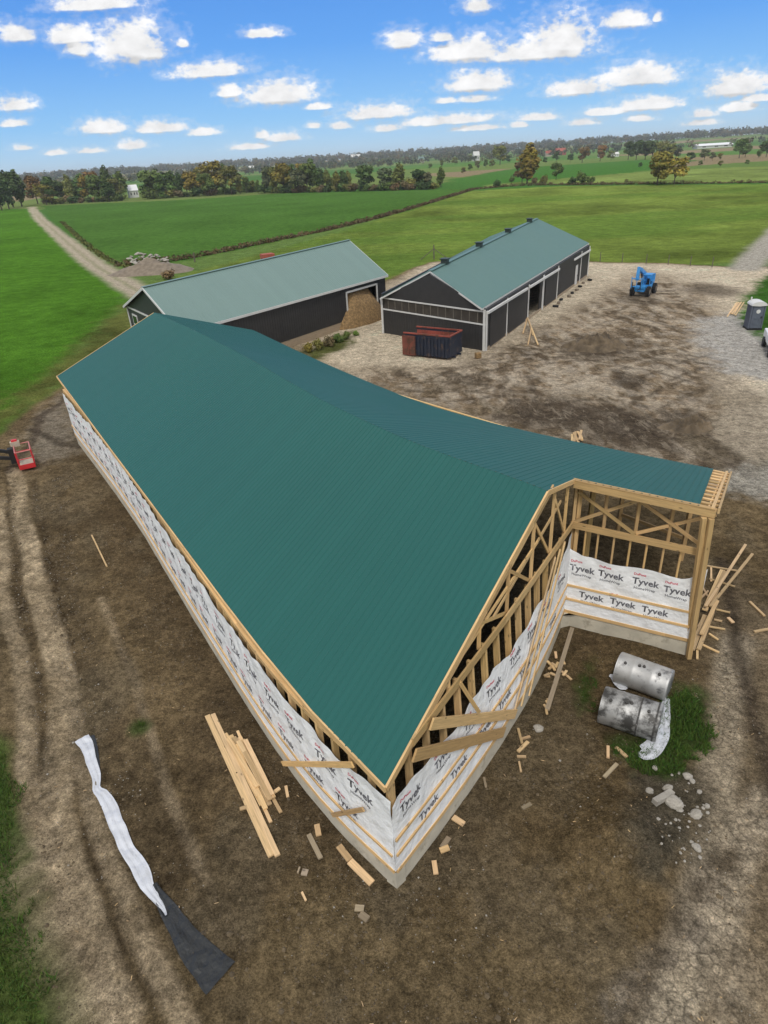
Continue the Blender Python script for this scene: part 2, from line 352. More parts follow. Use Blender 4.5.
YARD = wpoly([(-60, 470), (0, 432), (30, 408), (62, 388), (110, 352), (150, 322), (300, 330), (388, 278), (428, 262), (470, 258), (590, 261), (680, 264), (742, 268), (770, 266), (900, 300), (1150, 500), (1100, 900), (900, 1400), (380, 1500), (80, 1300), (58, 1024), (44, 930), (24, 850), (4, 750), (-60, 700)])
def ground_z(x, y):
    x = np.asarray(x, float); y = np.asarray(y, float); r = np.hypot(x, y)
    near = sstep(r, 140, 60)
    z = ((fbm(x * .35, y * .35, 3, 3) - .5) * .16 + (fbm(x * 1.6, y * 1.6, 9, 3) - .5) * .07) * near
    z = z * (1 - .6 * sstep(r, 25, 14) * 0)
    # a low spoil heap to the lower right
    z = z + .55 * np.exp(-(((x - 5.6) / 1.3) ** 2 + ((y - 9.9) / 1.3) ** 2)) * (.7 + .6 * fbm(x * 1.3, y * 1.3, 21, 3))
    z = z + (fbm(x * .002, y * .002, 31, 3) - .5) * 5 * sstep(r, 250, 700) + sstep(r, 1100, 3200) * 14 * (.9 + .5 * sstep(x / (r + 1), -.3, .5))
    return z - .02
def gz(x, y): return float(ground_z(np.array([x]), np.array([y]))[0])
def put(px, py, dz=0.0):
    p = at(px, py); p.z = gz(p.x, p.y) + dz; return p

def make_ground():
    ang = np.concatenate([np.linspace(-180, -42, 24)[:-1], np.linspace(-42, 44, 520), np.linspace(44, 180, 24)[1:]]) * math.pi / 180
    rad = np.concatenate([[.5, 1.5, 3], np.exp(np.linspace(math.log(4.2), math.log(30), 245)[:-1]), np.exp(np.linspace(math.log(30), math.log(120), 390)[:-1]), np.exp(np.linspace(math.log(120), math.log(3500), 230)), [5000, 9000]])
    A, Rr = np.meshgrid(ang, rad); x = (np.sin(A) * Rr).ravel(); y = (np.cos(A) * Rr).ravel(); r = Rr.ravel()
    na, nr = len(ang), len(rad)
    z = ground_z(x, y)
    w = fbm(x * .25, y * .25, 40, 4) - .5; w2 = fbm(x * 1.1, y * 1.1, 44, 4) - .5; w3 = fbm(x * .06, y * .06, 47, 4) - .5; w4 = fbm(x * 3.5, y * 3.5, 49, 3) - .5
    amp = .28 + .007 * r
    xn = x + (fbm(x / 3, y / 3, 60, 4) - .5) * amp * 2; yn = y + (fbm(x / 3, y / 3, 66, 4) - .5) * amp * 2
    col = np.zeros((len(x), 3)); grass = np.ones(len(x)); crack = np.zeros(len(x))
    # far patchwork of fields
    fx = np.floor((x * .8 + y * .25) / 260 + .3 * np.sin(y / 300)); fy = np.floor((y - .2 * x) / 210)
    h = _hash(fx, fy, 5)
    pal = np.array([(.09, .19, .04), (.07, .16, .035), (.15, .20, .06), (.24, .19, .11), (.12, .19, .05), (.06, .15, .03), (.14, .2, .055)])
    col[:] = pal[np.clip((h * 7).astype(int), 0, 6)]
    def lay(a, c, g=None, k=None):
        nonlocal col, grass, crack
        a = np.clip(a, 0, 1)[:, None]; c = np.asarray(c, float); col = col * (1 - a) + c * a
        if g is not None: grass = grass * (1 - a[:, 0]) + g * a[:, 0]
        if k is not None: crack = crack * (1 - a[:, 0]) + k * a[:, 0]
    def P(pts, c, soft=1.0, g=1.0, k=0.0, warp=True):
        s = sdist(xn if warp else x, yn if warp else y, wpoly(pts)) + (w2 * 1.8 + w4 * 1.4) * soft; lay(sstep(s, -soft, soft), c, g, k)
    def Ln(pts, width, c, soft=.4, g=0.0, k=0.0, amt=1.0, mod=None):
        s = width / 2 - ldist(x + .4 * (xn - x), y + .4 * (yn - y), wpoly(pts)); a = sstep(s, -soft, soft) * amt
        if mod is not None: a = a * mod
        lay(a, c, g, k); return a
    pn = (1 + 1.1 * w3[:, None] + .5 * w[:, None])
    P([(230, 262), (330, 235), (400, 213), (470, 191), (560, 186), (768, 184), (1000, 170), (1200, 240), (760, 262), (590, 268), (430, 290), (300, 330), (160, 330), (130, 290)], np.array([(.155, .212, .042)]) * pn, 1.5)
    # browner and greener drifts in the pasture
    lay(sstep(fbm(x * .02, y * .045, 71, 4), .5, .68) * sstep(sdist(x, y, wpoly([(230, 262), (470, 191), (768, 184), (1000, 170), (1200, 240), (590, 268), (300, 330)])), 0, 2) * .55, (.095, .18, .03))
    P([(475, 190), (520, 184), (768, 182), (1000, 168), (900, 160), (768, 166), (620, 172), (540, 176), (490, 184)], np.array([(.17, .225, .06)]) * pn, 3)
    P([(445, 180), (520, 168), (640, 160), (700, 160), (640, 172), (520, 182), (470, 186)], (.06, .16, .028), 4)
    P([(40, 206), (180, 200), (270, 194), (370, 190), (470, 189), (400, 212), (270, 243), (180, 262), (128, 266), (90, 250), (60, 228)], np.array([(.068, .150, .028)]) * (1 + .5 * w3[:, None]), 1.5)
    P([(-300, 215), (0, 209), (32, 209), (62, 236), (100, 268), (126, 290), (118, 312), (60, 366), (0, 436), (-100, 490), (-500, 400)], np.array([(.072, .175, .018)]) * (1 + .5 * w3[:, None] + .3 * w[:, None]), 1.2)
    # olive verge between the field and the yard
    P([(-60, 480), (0, 432), (62, 388), (150, 325), (150, 300), (122, 306), (60, 362), (0, 408), (-60, 440)], np.array([(.115, .13, .035)]) * (1 + 1.2 * w[:, None]), 2.0)
    Ln([(31, 207), (40, 219), (62, 238), (95, 265), (120, 280), (146, 296)], 4.2, (.42, .36, .27), 1.0, 0, .0)
    Ln([(31, 207), (40, 219), (62, 238), (95, 265), (120, 280), (146, 296)], .7, (.20, .22, .10), .5, .5, 0, .6)
    # yard: brown soil
    br = np.array([(.175, .127, .068)]) * (1 + .8 * w[:, None] + .8 * w2[:, None])
    s = sdist(xn, yn, YARD); lay(sstep(s, -.5, .5), br, 0, .0)
    inside = sstep(s, 0, 1)
    # pale gravel and churned clay around the old barns
    s = sdist(xn, yn, wpoly([(330, 372), (300, 345), (388, 285), (430, 262), (590, 261), (745, 267), (790, 262), (900, 330), (900, 480), (770, 470), (745, 440), (640, 330), (520, 350), (455, 378), (420, 372)]))
    lay(sstep(s, -3, 3) * inside, np.array([(.56, .475, .35)]) * (1 + .35 * w[:, None] + .5 * w2[:, None]), 0, .0)
    churn = sdist(xn, yn, wpoly([(335, 372), (455, 366), (520, 335), (590, 300), (640, 270), (700, 285), (735, 330), (725, 400), (745, 470), (700, 470), (560, 440), (440, 410)]))
    ca = sstep(churn, -2, 3)
    tear = fbm(x * .9 + w * 3, y * .34 + w2 * 1.5, 81, 5)
    churnw = ca * inside
    lay(ca * .92 * inside, np.array([(.285, .215, .14)]) * (1 + .7 * w[:, None]), 0, .0)
    lay(ca * sstep(tear, .51, .60) * .8, (.47, .395, .295)); lay(ca * sstep(tear, .45, .36) * .75, (.11, .083, .054))
    tear2 = fbm(x * 1.9 + 5 + w2 * 2, y * .8 + w * 2, 85, 4); lay(ca * sstep(tear2, .54, .64) * .5, (.40, .35, .28)); lay(ca * sstep(tear2, .43, .35) * .5, (.12, .09, .06))
    arcs = random.Random(3); sel_ = np.where((ca > .05) & (inside > .3))[0]; xs_, ys_ = xn[sel_], yn[sel_]
    for _ in range(38):
        q = at(arcs.uniform(430, 740), arcs.uniform(285, 460)); R0 = arcs.uniform(6, 22); a0 = arcs.uniform(0, 6.3); cx_, cy_ = q.x - R0 * math.cos(a0), q.y - R0 * math.sin(a0); dk = arcs.random() < .6
        for gap in (0, 1.9):
            da_ = np.arctan2(ys_ - cy_, xs_ - cx_) - a0; da_ = np.abs((da_ + math.pi) % (2 * math.pi) - math.pi)
            e_ = np.abs(np.hypot(xs_ - cx_, ys_ - cy_) - R0 - gap); f_ = np.zeros(len(x)); f_[sel_] = sstep(e_, .38, .10) * sstep(da_, .75, .5) * ca[sel_] * (.5 if dk else .6)
            lay(f_, (.075, .057, .04) if dk else (.44, .37, .275))
    for q, rr in (((600, 345), 3.5), ((585, 350), 3), ((690, 425), 2.4), ((640, 428), 2.6), ((560, 410), 3), ((610, 425), 3.4), ((520, 415), 2.2), ((715, 290), 3.6), ((630, 380), 1.8), ((640, 300), 3)):
        p = at(*q); d = np.hypot((xn - p.x), (yn - p.y) / 1.6); lay(sstep(d, rr, rr * .3) * .75, (.075, .058, .042), 0, 0)
    Ln([(360, 372), (450, 372), (560, 420), (650, 440), (720, 470)], 3.2, (.10, .078, .055), 2, 0, 0, .75, sstep(tear, .65, .4))
    # damp pale clay pan and pale strip on the right
    P([(722, 400), (745, 385), (775, 400), (775, 470), (735, 478), (712, 440)], (.38, .32, .235), .8, 0, 0)
    lay(sstep(ldist(xn, yn, wpoly([(700, 440), (745, 470), (790, 480)])), 1.2, .4) * .8, (.09, .07, .05))
    P([(705, 478), (768, 462), (900, 470), (900, 520), (768, 500), (722, 492)], (.36, .33, .27), .8, 0, .6)
    P([(688, 320), (735, 312), (768, 318), (900, 330), (900, 420), (768, 380), (720, 372), (700, 345)], (.43, .405, .36), 1.2, 0, .0)
    # lane leaving at the upper right with its grass verges
    Ln([(746, 268), (766, 246), (790, 220), (830, 190)], 4.0, (.40, .37, .31), 1, 0, .3)
    P([(757, 282), (800, 262), (1000, 262), (1000, 345), (775, 345), (740, 322), (742, 300)], np.array([(.05, .125, .02)]) * (1 + w[:, None]), .8)
    # darker soil close to the new walls
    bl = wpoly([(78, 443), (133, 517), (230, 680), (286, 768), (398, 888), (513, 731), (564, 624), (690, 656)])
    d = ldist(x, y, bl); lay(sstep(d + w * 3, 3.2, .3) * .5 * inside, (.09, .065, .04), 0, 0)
    P([(540, 640), (690, 665), (700, 720), (660, 860), (560, 860), (480, 800), (520, 720)], np.array([(.125, .090, .047)]) * (1 + .8 * w[:, None]), 1.2, 0, 0)
    P([(100, 930), (400, 900), (640, 900), (640, 1100), (100, 1100)], np.array([(.16, .118, .062)]) * (1 + .9 * w[:, None] + .5 * w2[:, None]), 1.6, 0, 0)
    # tyre lanes beside the long wall
    br_ = sstep(fbm(x * .5, y * .5, 90, 4), .38, .58)
    fine = sstep(fbm(x * 2.6, y * 2.6, 95, 4), .36, .56)
    tan_ = np.array([(.46, .365, .24)]) * (1 + .5 * w2[:, None] + .5 * w4[:, None])
    P([(-60, 480), (60, 462), (84, 560), (120, 660), (165, 780), (215, 880), (290, 1060), (50, 1060), (30, 880), (6, 740), (-60, 690)], np.array([(.18, .134, .076)]) * (1 + .7 * w[:, None] + .7 * w2[:, None]), .7, 0, 0)
    P([(130, 960), (330, 930), (520, 960), (650, 960), (640, 1100), (130, 1100)], np.array([(.20, .148, .08)]) * (1 + .9 * w[:, None] + .6 * w2[:, None]), 1.2, 0, 0)
    ln_ = lambda pts, wd, amt, so=.13: Ln(pts, wd, tan_, so, 0, .25, amt, np.maximum(br_, .72) * np.maximum(fine, .62))
    def dk_(pts, wd, amt, so=.14):
        a = Ln(pts, wd, (.078, .056, .032), so, 0, 0, amt, np.maximum(fine, .45)); z[:] -= .07 * a
        b_ = Ln(pts, wd * 1.9, (.17, .13, .08), so, 0, 0, .0); s_ = sstep(wd * 1.05 - ldist(x + .4 * (xn - x), y + .4 * (yn - y), wpoly(pts)), -.1, .15); z[:] += .03 * s_ * (1 - np.clip(a * 1.5, 0, 1)) * (.4 + fine)
    dk_([(60, 470), (66, 620), (90, 700), (118, 760), (165, 868), (215, 960)], 1.3, .6, .5); dk_([(10, 470), (14, 560), (30, 660), (44, 760), (52, 850)], .5, .8); dk_([(34, 480), (60, 620), (74, 720), (88, 820), (110, 900), (150, 1000)], .45, .85)
    dk_([(118, 640), (150, 740), (190, 850), (240, 950)], .35, .6)
    ln_([(16, 470), (22, 520), (41, 597), (62, 690), (58, 760), (56, 810), (64, 860), (84, 921), (120, 1015)], .85, 1.0); ln_([(0, 500), (3, 591), (18, 656), (30, 797), (38, 860), (60, 960)], .55, .95)
    ln_([(56, 640), (75, 730), (97, 827), (127, 904), (159, 975), (185, 1030)], .5, .85); ln_([(100, 600), (140, 700), (172, 800), (205, 880)], .3, .5)
    # pale patches of dry straw-coloured soil
    lay(sstep(fbm(x * .45, y * .3, 101, 4), .56, .72) * .55 * inside * sstep(r, 60, 30), (.17, .135, .085))
    P([(20, 440), (60, 395), (78, 420), (76, 450), (45, 465)], (.25, .21, .155), 1.0, 0, .2)
    lay(sstep(ldist(xn, yn, wpoly([(30, 430), (60, 440), (80, 448)])), .5, .1) * .7, (.07, .055, .04)); lay(sstep(ldist(xn, yn, wpoly([(15, 470), (45, 415), (70, 395)])), .5, .1) * .7, (.08, .06, .045))
    # wheel tracks on the right
    P([(720, 560), (768, 600), (900, 640), (900, 900), (720, 1060), (640, 1060), (690, 900), (722, 800), (716, 700), (700, 620)], np.array([(.215, .165, .103)]) * (1 + .7 * w[:, None] + .6 * w2[:, None]), .8, 0, 0)
    Ln([(738, 640), (722, 720), (715, 790), (722, 850), (700, 930), (660, 1040)], 1.0, np.array([(.46, .385, .275)]) * (1 + .5 * w2[:, None]), .25, 0, 1, 1.0, np.maximum(br_, .75))
    Ln([(768, 800), (735, 860), (720, 930), (745, 1040)], .9, np.array([(.46, .38, .27)]) * (1 + .5 * w2[:, None]), .25, 0, 1, .95, np.maximum(fine, .6))
    Ln([(712, 880), (690, 940), (615, 1010)], .6, np.array([(.38, .32, .24)]), .25, 0, 1, .9, np.maximum(fine, .3))
    Ln([(720, 560), (735, 640), (760, 740), (790, 850)], .5, (.075, .057, .04), .25, 0, 0, .8); Ln([(725, 870), (680, 920), (640, 990), (620, 1060)], .5, (.11, .082, .05), .3, 0, 0, .7, np.maximum(fine, .4))
    P([(728, 856), (742, 852), (744, 874), (730, 878)], (.11, .085, .055), .2, 0, 0)
    # pebbly dark patch
    P([(640, 770), (690, 770), (712, 800), (705, 860), (670, 890), (640, 850)], (.105, .088, .06), .5, 0, 0)
    # grass round the pipes, in small tufts and at the lower left
    P([(655, 700), (680, 682), (705, 700), (703, 750), (672, 772), (640, 768), (616, 746), (640, 735)], np.array([(.052, .078, .022)]) * (1 + 1.0 * w2[:, None]), .45, .8, 0)
    P([(578, 690), (590, 665), (596, 690), (588, 712)], (.05, .085, .02), .3, .8, 0)
    p = at(142, 728); lay(sstep(np.hypot(xn - p.x, yn - p.y), .5, .15) * .8, (.05, .09, .02), 1)
    P([(-200, 700), (0, 745), (14, 800), (30, 880), (44, 950), (52, 1050), (40, 1300), (-400, 1300)], np.array([(.075, .105, .028)]) * (1 + .9 * w2[:, None]), .45, 1, 0)
    # grass creeping in along the front of the left old barn
    P([(300, 352), (352, 330), (352, 345), (312, 362)], (.10, .11, .035), .8, .8, 0)
    col = np.clip(col, .01, .6)
    me = bpy.data.meshes.new('ground'); nv = len(x)
    idx = np.arange(nr * na).reshape(nr, na)
    F = np.stack([idx[:-1, :-1], idx[:-1, 1:], idx[1:, 1:], idx[1:, :-1]], -1).reshape(-1, 4)[:, ::-1]
    me.vertices.add(nv); me.vertices.foreach_set('co', np.stack([x, y, z], 1).ravel().astype(np.float32))
    me.loops.add(F.size); me.loops.foreach_set('vertex_index', F.ravel().astype(np.int32))
    me.polygons.add(len(F)); me.polygons.foreach_set('loop_start', np.arange(0, F.size, 4, dtype=np.int32)); me.polygons.foreach_set('loop_total', np.full(len(F), 4, np.int32))
    me.update(calc_edges=True); me.validate()
    ca_ = me.color_attributes.new('soil', 'FLOAT_COLOR', 'POINT'); ca_.data.foreach_set('color', np.concatenate([col, np.ones((nv, 1))], 1).ravel().astype(np.float32))
    cb = me.color_attributes.new('cover', 'FLOAT_COLOR', 'POINT'); cb.data.foreach_set('color', np.stack([grass, crack, churnw, np.ones(nv)], 1).ravel().astype(np.float32))
    me.polygons.foreach_set('use_smooth', [True] * len(F))
    m, nt, b = nodes('ground_cover'); N, L = nt.nodes, nt.links
    a = N.new('ShaderNodeAttribute'); a.attribute_name = 'soil'; c = N.new('ShaderNodeAttribute'); c.attribute_name = 'cover'
    sp = N.new('ShaderNodeSeparateColor'); L.new(c.outputs['Color'], sp.inputs[0]); tc = N.new('ShaderNodeTexCoord')
    def noise(sc, det=6, rough=.6, vec=None):
        n = N.new('ShaderNodeTexNoise'); n.inputs['Scale'].default_value = sc; n.inputs['Detail'].default_value = det; n.inputs['Roughness'].default_value = rough; L.new(vec or tc.outputs['Object'], n.inputs['Vector']); return n.outputs[0]
    def mr(x, p, q, lo, hi):
        n = N.new('ShaderNodeMapRange'); L.new(x, n.inputs[0])
        for i, v_ in enumerate((p, q, lo, hi)): n.inputs[i + 1].default_value = v_
        return n.outputs[0]
    def mm(op, p, q):
        n = N.new('ShaderNodeMath'); n.operation = op
        for i, v_ in enumerate((p, q)):
            if isinstance(v_, (int, float)): n.inputs[i].default_value = v_
            else: L.new(v_, n.inputs[i])
        return n.outputs[0]
    d1 = mr(noise(5.5, 10, .8), .39, .61, .64, 1.36); d2 = mr(noise(22, 8, .8), .39, .61, .72, 1.28); g1 = mr(noise(.5, 10, .75), .39, .61, .78, 1.22)
    vo = N.new('ShaderNodeTexVoronoi'); vo.feature = 'DISTANCE_TO_EDGE'; vo.inputs['Scale'].default_value = 4.2; L.new(tc.outputs['Object'], vo.inputs['Vector'])
    ck = mr(vo.outputs['Distance'], .0, .12, .55, 1.05)
    ckm = N.new('ShaderNodeMix'); ckm.data_type = 'FLOAT'; L.new(sp.outputs[1], ckm.inputs[0]); ckm.inputs[2].default_value = 1; L.new(ck, ckm.inputs[3])
    # scattered pebbles / straw flecks on bare soil
    v2 = N.new('ShaderNodeTexVoronoi'); v2.inputs['Scale'].default_value = 9; v2.inputs['Randomness'].default_value = 1; L.new(tc.outputs['Object'], v2.inputs['Vector'])
    peb = mr(v2.outputs['Distance'], .06, .14, 1, 0); sel = mr(noise(1.3, 3), .5, .62, 0, 1); pb = mm('MULTIPLY', mm('MULTIPLY', peb, sel), mm('SUBTRACT', 1, sp.outputs[0]))
    d3 = mr(noise(1.7, 10, .78), .40, .62, .68, 1.36); dirt = mm('MULTIPLY', mm('MULTIPLY', mm('MULTIPLY', d1, d2), d3), ckm.outputs[0]); gr = mm('MULTIPLY', mm('MULTIPLY', mr(noise(6, 7, .75), .39, .61, .65, 1.35), d2), g1)
    mx = N.new('ShaderNodeMix'); mx.data_type = 'FLOAT'; L.new(sp.outputs[0], mx.inputs[0]); L.new(dirt, mx.inputs[2]); L.new(gr, mx.inputs[3])
    sc_ = N.new('ShaderNodeVectorMath'); sc_.operation = 'SCALE'; L.new(a.outputs['Color'], sc_.inputs[0]); L.new(mx.outputs[0], sc_.inputs['Scale'])
    pm = N.new('ShaderNodeMix'); pm.data_type = 'RGBA'; L.new(mm('MULTIPLY', pb, .55), pm.inputs[0]); 
    stw = mm('MULTIPLY', mr(noise(7.5, 10, .8), .56, .70, 0, .55), mm('SUBTRACT', 1, sp.outputs[0])); st = N.new('ShaderNodeMix'); st.data_type = 'RGBA'; L.new(stw, st.inputs[0]); L.new(sc_.outputs[0], st.inputs[6]); st.inputs[7].default_value = (.21, .165, .10, 1)
    mpc = N.new('ShaderNodeMapping'); mpc.inputs['Scale'].default_value = (.8, .28, 1); mpc.inputs['Rotation'].default_value = (0, 0, .35); L.new(tc.outputs['Object'], mpc.inputs[0])
    cn = N.new('ShaderNodeTexNoise'); cn.inputs['Scale'].default_value = 1.6; cn.inputs['Detail'].default_value = 12; cn.inputs['Roughness'].default_value = .78; cn.inputs['Distortion'].default_value = .5; L.new(mpc.outputs[0], cn.inputs['Vector'])
    lw = mm('MULTIPLY', mr(cn.outputs[0], .53, .60, 0, .45), sp.outputs[2]); dw = mm('MULTIPLY', mr(cn.outputs[0], .46, .40, 0, .38), sp.outputs[2])
    c1 = N.new('ShaderNodeMix'); c1.data_type = 'RGBA'; L.new(lw, c1.inputs[0]); L.new(st.outputs[2], c1.inputs[6]); c1.inputs[7].default_value = (.45, .375, .275, 1)
    c2 = N.new('ShaderNodeMix'); c2.data_type = 'RGBA'; L.new(dw, c2.inputs[0]); L.new(c1.outputs[2], c2.inputs[6]); c2.inputs[7].default_value = (.085, .064, .043, 1); st = c2
    L.new(st.outputs[2], pm.inputs[6]); pm.inputs[7].default_value = (.36, .32, .25, 1)
    L.new(pm.outputs[2], b.inputs['Base Color']); b.inputs['Roughness'].default_value = 1.0; b.inputs['Specular IOR Level'].default_value = 0.0
    h_ = mm('ADD', mm('MULTIPLY', noise(4, 9, .75), 1.0), mm('MULTIPLY', noise(22, 6, .7), .35)); h_ = mm('ADD', h_, mm('MULTIPLY', pb, .4))
    bp = N.new('ShaderNodeBump'); bp.inputs['Strength'].default_value = 1.0; bp.inputs['Distance'].default_value = .22; L.new(h_, bp.inputs['Height']); L.new(bp.outputs[0], b.inputs['Normal'])
    me.materials.append(m)
    o = bpy.data.objects.new('ground', me); COL.objects.link(o); o['kind'] = 'structure'
make_ground()

# ------------------------------------------------------------------ the new barn (under construction)
ZE, ZR, ZRE = 3.67, 6.66, 3.40
def xy(v): return Vector((v.x, v.y, 0))
baseL = Curve([at(*p) for p in ((78, 443), (133, 517), (182, 600), (233, 684), (286, 767), (338, 832), (397, 888))], 1)
nb, ib, eb = at(397, 888), at(562, 624), at(690, 656)
baseG = Curve([nb, at(455, 814), at(513, 729), at(543, 674), ib], 1)
baseE = Curve([ib, eb], 0)
eaveL = Curve([at(*p, ZE) for p in ((57, 376), (105, 441), (154, 506), (197, 564), (240, 622), (281, 674), (336, 739), (386, 787))], 1)
ridge = Curve([at(*p, ZR) for p in ((154, 312.5), (196, 331), (240, 353), (310, 394), (354, 416), (412, 442), (459, 459.5), (517, 479), (548, 491))], 1)
eaveR = Curve([at(*p, ZRE) for p in ((253, 330), (310, 357), (363, 380), (418, 402), (483, 421), (557, 438), (600, 446.5), (634, 453.5))], 1)
eaveX = Curve([at(*p, ZRE) for p in ((634, 453.5), (680, 462), (731, 472.5))], 0)
rid_n = ridge(1); er_n = eaveR(1)
FR_IN = .225
in_top = lerp(rid_n, er_n, FR_IN)
ex_top = at(719, 510, in_top.z - .22)
wallL = Wall(baseL, 1 if baseL(.5).y < 0 else 1); wallG = Wall(baseG, 1, .85); wallE = Wall(baseE, 1)
# outward side: away from the building centre
def fix_side(w, inside):
    a = w.pos(w.L / 2, 0, 0); b = w.pos(w.L / 2, 0, 1)
    if (b - inside).length < (a - inside).length: w.side *= -1
ctr = Vector((2, 24, 0)); fix_side(wallL, Vector((-2, 24, 0))); fix_side(wallG, Vector((0, 20, 0))); fix_side(wallE, Vector((10, 25, 0)))
barn = empty('unfinished_barn', xy(ctr), 'new barn under construction with dark green metal roof, white house wrap and open timber framing', 'barn')

def roof_sheet(mb, A, B, t0, t1, pitch=.2286, rib=.014, lift=.0):
    n = max(2, int(round(max(A.L, B.L) * (t1 - t0) / pitch)))
    prof = ((0, 0), (.74, 0), (.80, 1), (.94, 1), (1.0, 0))
    for i in range(n):
        k = .985 + .03 * random.random()
        if (i // 4) % 2: k *= 1.015
        prev = None
        for q, hgt in prof:
            t = t0 + (t1 - t0) * (i + q) / n; a = A(t); b = B(t); u = Vector((0, 0, lift + hgt * rib))
            cur = (a + u, b + u)
            if prev is not None:
                mb.face([prev[0], cur[0], cur[1], prev[1]], (k, k, k))
            prev = cur
def fix_up(mb):
    nf = []
    for f in mb.f:
        a, b, c = (Vector(mb.v[i]) for i in f[:3]); n = (b - a).cross(c - a)
        nf.append(tuple(reversed(f)) if n.z < 0 else f)
    mb.f = nf
mb = MB(); roof_sheet(mb, eaveL, ridge, 0, 1); fix_up(mb); mb.build('roof', M_ROOF, barn)
mb = MB(); roof_sheet(mb, eaveR, ridge, 0, 1, lift=.003)
inX = Curve([in_top, ex_top], 0)
eaveXs = Curve([eaveX(0), eaveX(.83)], 0); inXs = Curve([inX(0), inX(.875)], 0)
roof_sheet(mb, eaveXs, inXs, 0, 1, lift=.003); fix_up(mb); mb.build('roof', M_ROOF, barn)
# fascia boards round the roof edges
def board_along(name, cur, n, w, h, dz, parent=barn, m=M_WOOD):
    mb = MB()
    for i in range(n):
        k = random.uniform(.9, 1.08); a = cur(i / n) + Vector((0, 0, dz)); b = cur((i + 1) / n) + Vector((0, 0, dz))
        mb.bar(a, b + (b - a).normalized() * .004, w, h, tint=(k, k, k))
    return mb.build(name, m, parent)
def off(c, d, n=24):
    """curve pushed sideways by d metres"""
    pts = []
    for i in range(n + 1):
        t = i / n; p = c(t); q = (c(min(1, t + .01)) - c(max(0, t - .01))).normalized(); pts.append(p + Vector((q.y, -q.x, 0)) * d)
    return Curve(pts, 0)
sgn = 1 if (off(eaveL, 1)(.5) - Vector((0, 24, 0))).length > (eaveL(.5) - Vector((0, 24, 0))).length else -1
board_along('fascia', off(eaveL, sgn * .03), 14, .045, .16, -.06)
board_along('fascia', Curve([eaveL(1), ridge(1)], 0), 4, .05, .16, -.07)
board_along('fascia', Curve([ridge(1), in_top], 0), 1, .05, .15, -.06)
board_along('fascia', Curve([eaveL(0), ridge(0)], 0), 4, .05, .16, -.07)
board_along('fascia', eaveR, 12, .045, .12, -.09)

# foundation
mb = MB()
for w, L0, L1 in ((wallL, 0, wallL.L), (wallG, 0, wallG.L), (wallE, -.05, wallE.L)):
    n = max(2, int((L1 - L0) / .6))
    for i in range(n):
        a = L0 + (L1 - L0) * i / n; b = L0 + (L1 - L0) * (i + 1) / n
        P = w.pos; mb.hexa([P(a, -.6, -.3), P(a, -.6, 0), P(a, .58, 0), P(a, .58, -.3), P(b, -.6, -.3), P(b, -.6, 0), P(b, .58, 0), P(b, .58, -.3)])
mb.build('foundation', M_CONC, barn)
# timber sill and strapping
for w, rows in ((wallL, ((.58, .70, .05), (1.20, 1.27, .075))), (wallG, ((.58, .70, .05), (1.20, 1.28, .075), (1.72, 1.80, .075))), (wallE, ((.58, .70, .05), (1.15, 1.23, .075), (1.72, 1.80, .075)))):
    for k, (z0, z1, d) in enumerate(rows):
        mb = MB(); w.strip(mb, .02, w.L - .02, z0, z1, d - .04 if k else -.02, d + .0, step=.9); mb.build('sill_plate' if k == 0 else 'strapping', M_WOOD, barn)
# studs behind the wrap and the top plates
def stud(w, s, z0, z1, wd=.09, dp=.14, d=-.09, name='stud', m=M_WOOD):
    mb = MB(); a = w.pos(s, z0, d); b = w.pos(s, z1, d); t = (w.pos(s + .05, 0) - w.pos(s - .05, 0)).normalized()
    mb.bar(a, b, dp, wd, up=t); return mb.build(name, m, barn)
n = int(wallL.L / .62)
for i in range(n + 1):
    s = .06 + (wallL.L - .12) * i / n; stud(wallL, s, .70, 3.5)
mb = MB(); wallL.strip(mb, .02, wallL.L - .02, 3.42, 3.56, -.16, -.02); mb.build('top_plate', M_WOOD, barn)
def roofz(p):
    """height of the roof underside above the gable line, by distance along the gable wall"""
    return None
GL = wallG.L
def rake_z(s):
    S_R = GL * .79
    return ZE + (ZR - ZE) * s / S_R - .1 if s < S_R else ZR - (ZR - in_top.z) * (s - S_R) / (GL - S_R) - .1
BC = 4.08
i = 0; s = .1
while s < GL - .1:
    stud(wallG, s, .70, min(BC - .1, rake_z(s) - .05), .09, .16); s += .74
# gable truss: bottom chord, top chord, webs
mb = MB()
mb.bar(wallG.pos(.9, BC - .10, .02), wallG.pos(GL * .5, BC, .05), .05, .24); mb.bar(wallG.pos(GL * .5, BC, .05), wallG.pos(GL - .05, BC + .04, .02), .05, .24)
for i in range(6):
    a = GL * .79 * i / 6 + .1; b = GL * .79 * (i + 1) / 6 + .1; mb.bar(wallG.pos(a, rake_z(a) - .02, -.03), wallG.pos(b, rake_z(b) - .02, -.03), .05, .18)
mb.build('gable_truss', M_WOOD, barn)
for s0, z0, s1, z1 in ((2.6, 3.95, 2.6, 4.45), (4.2, BC, 4.2, 5.0), (4.2, 5.0, 5.9, BC), (5.9, BC, 5.9, 5.6), (5.9, 5.6, 7.6, BC), (7.6, BC, 7.6, 6.2), (7.6, 6.2, 9.2, BC), (9.2, BC, 9.2, 6.2), (3.2, 4.6, 8.0, 5.2), (5.0, 4.5, 9.9, 5.6), (9.2, 6.1, 10.6, BC), (10.5, BC, 10.5, 5.8)):
    if s1 > GL: continue
    mb = MB(); mb.bar(wallG.pos(s0, min(z0, rake_z(s0) - .1), -.05), wallG.pos(s1, min(z1, rake_z(s1) - .1), -.05), .04, .10); mb.build('truss_web', M_WOOD, barn)
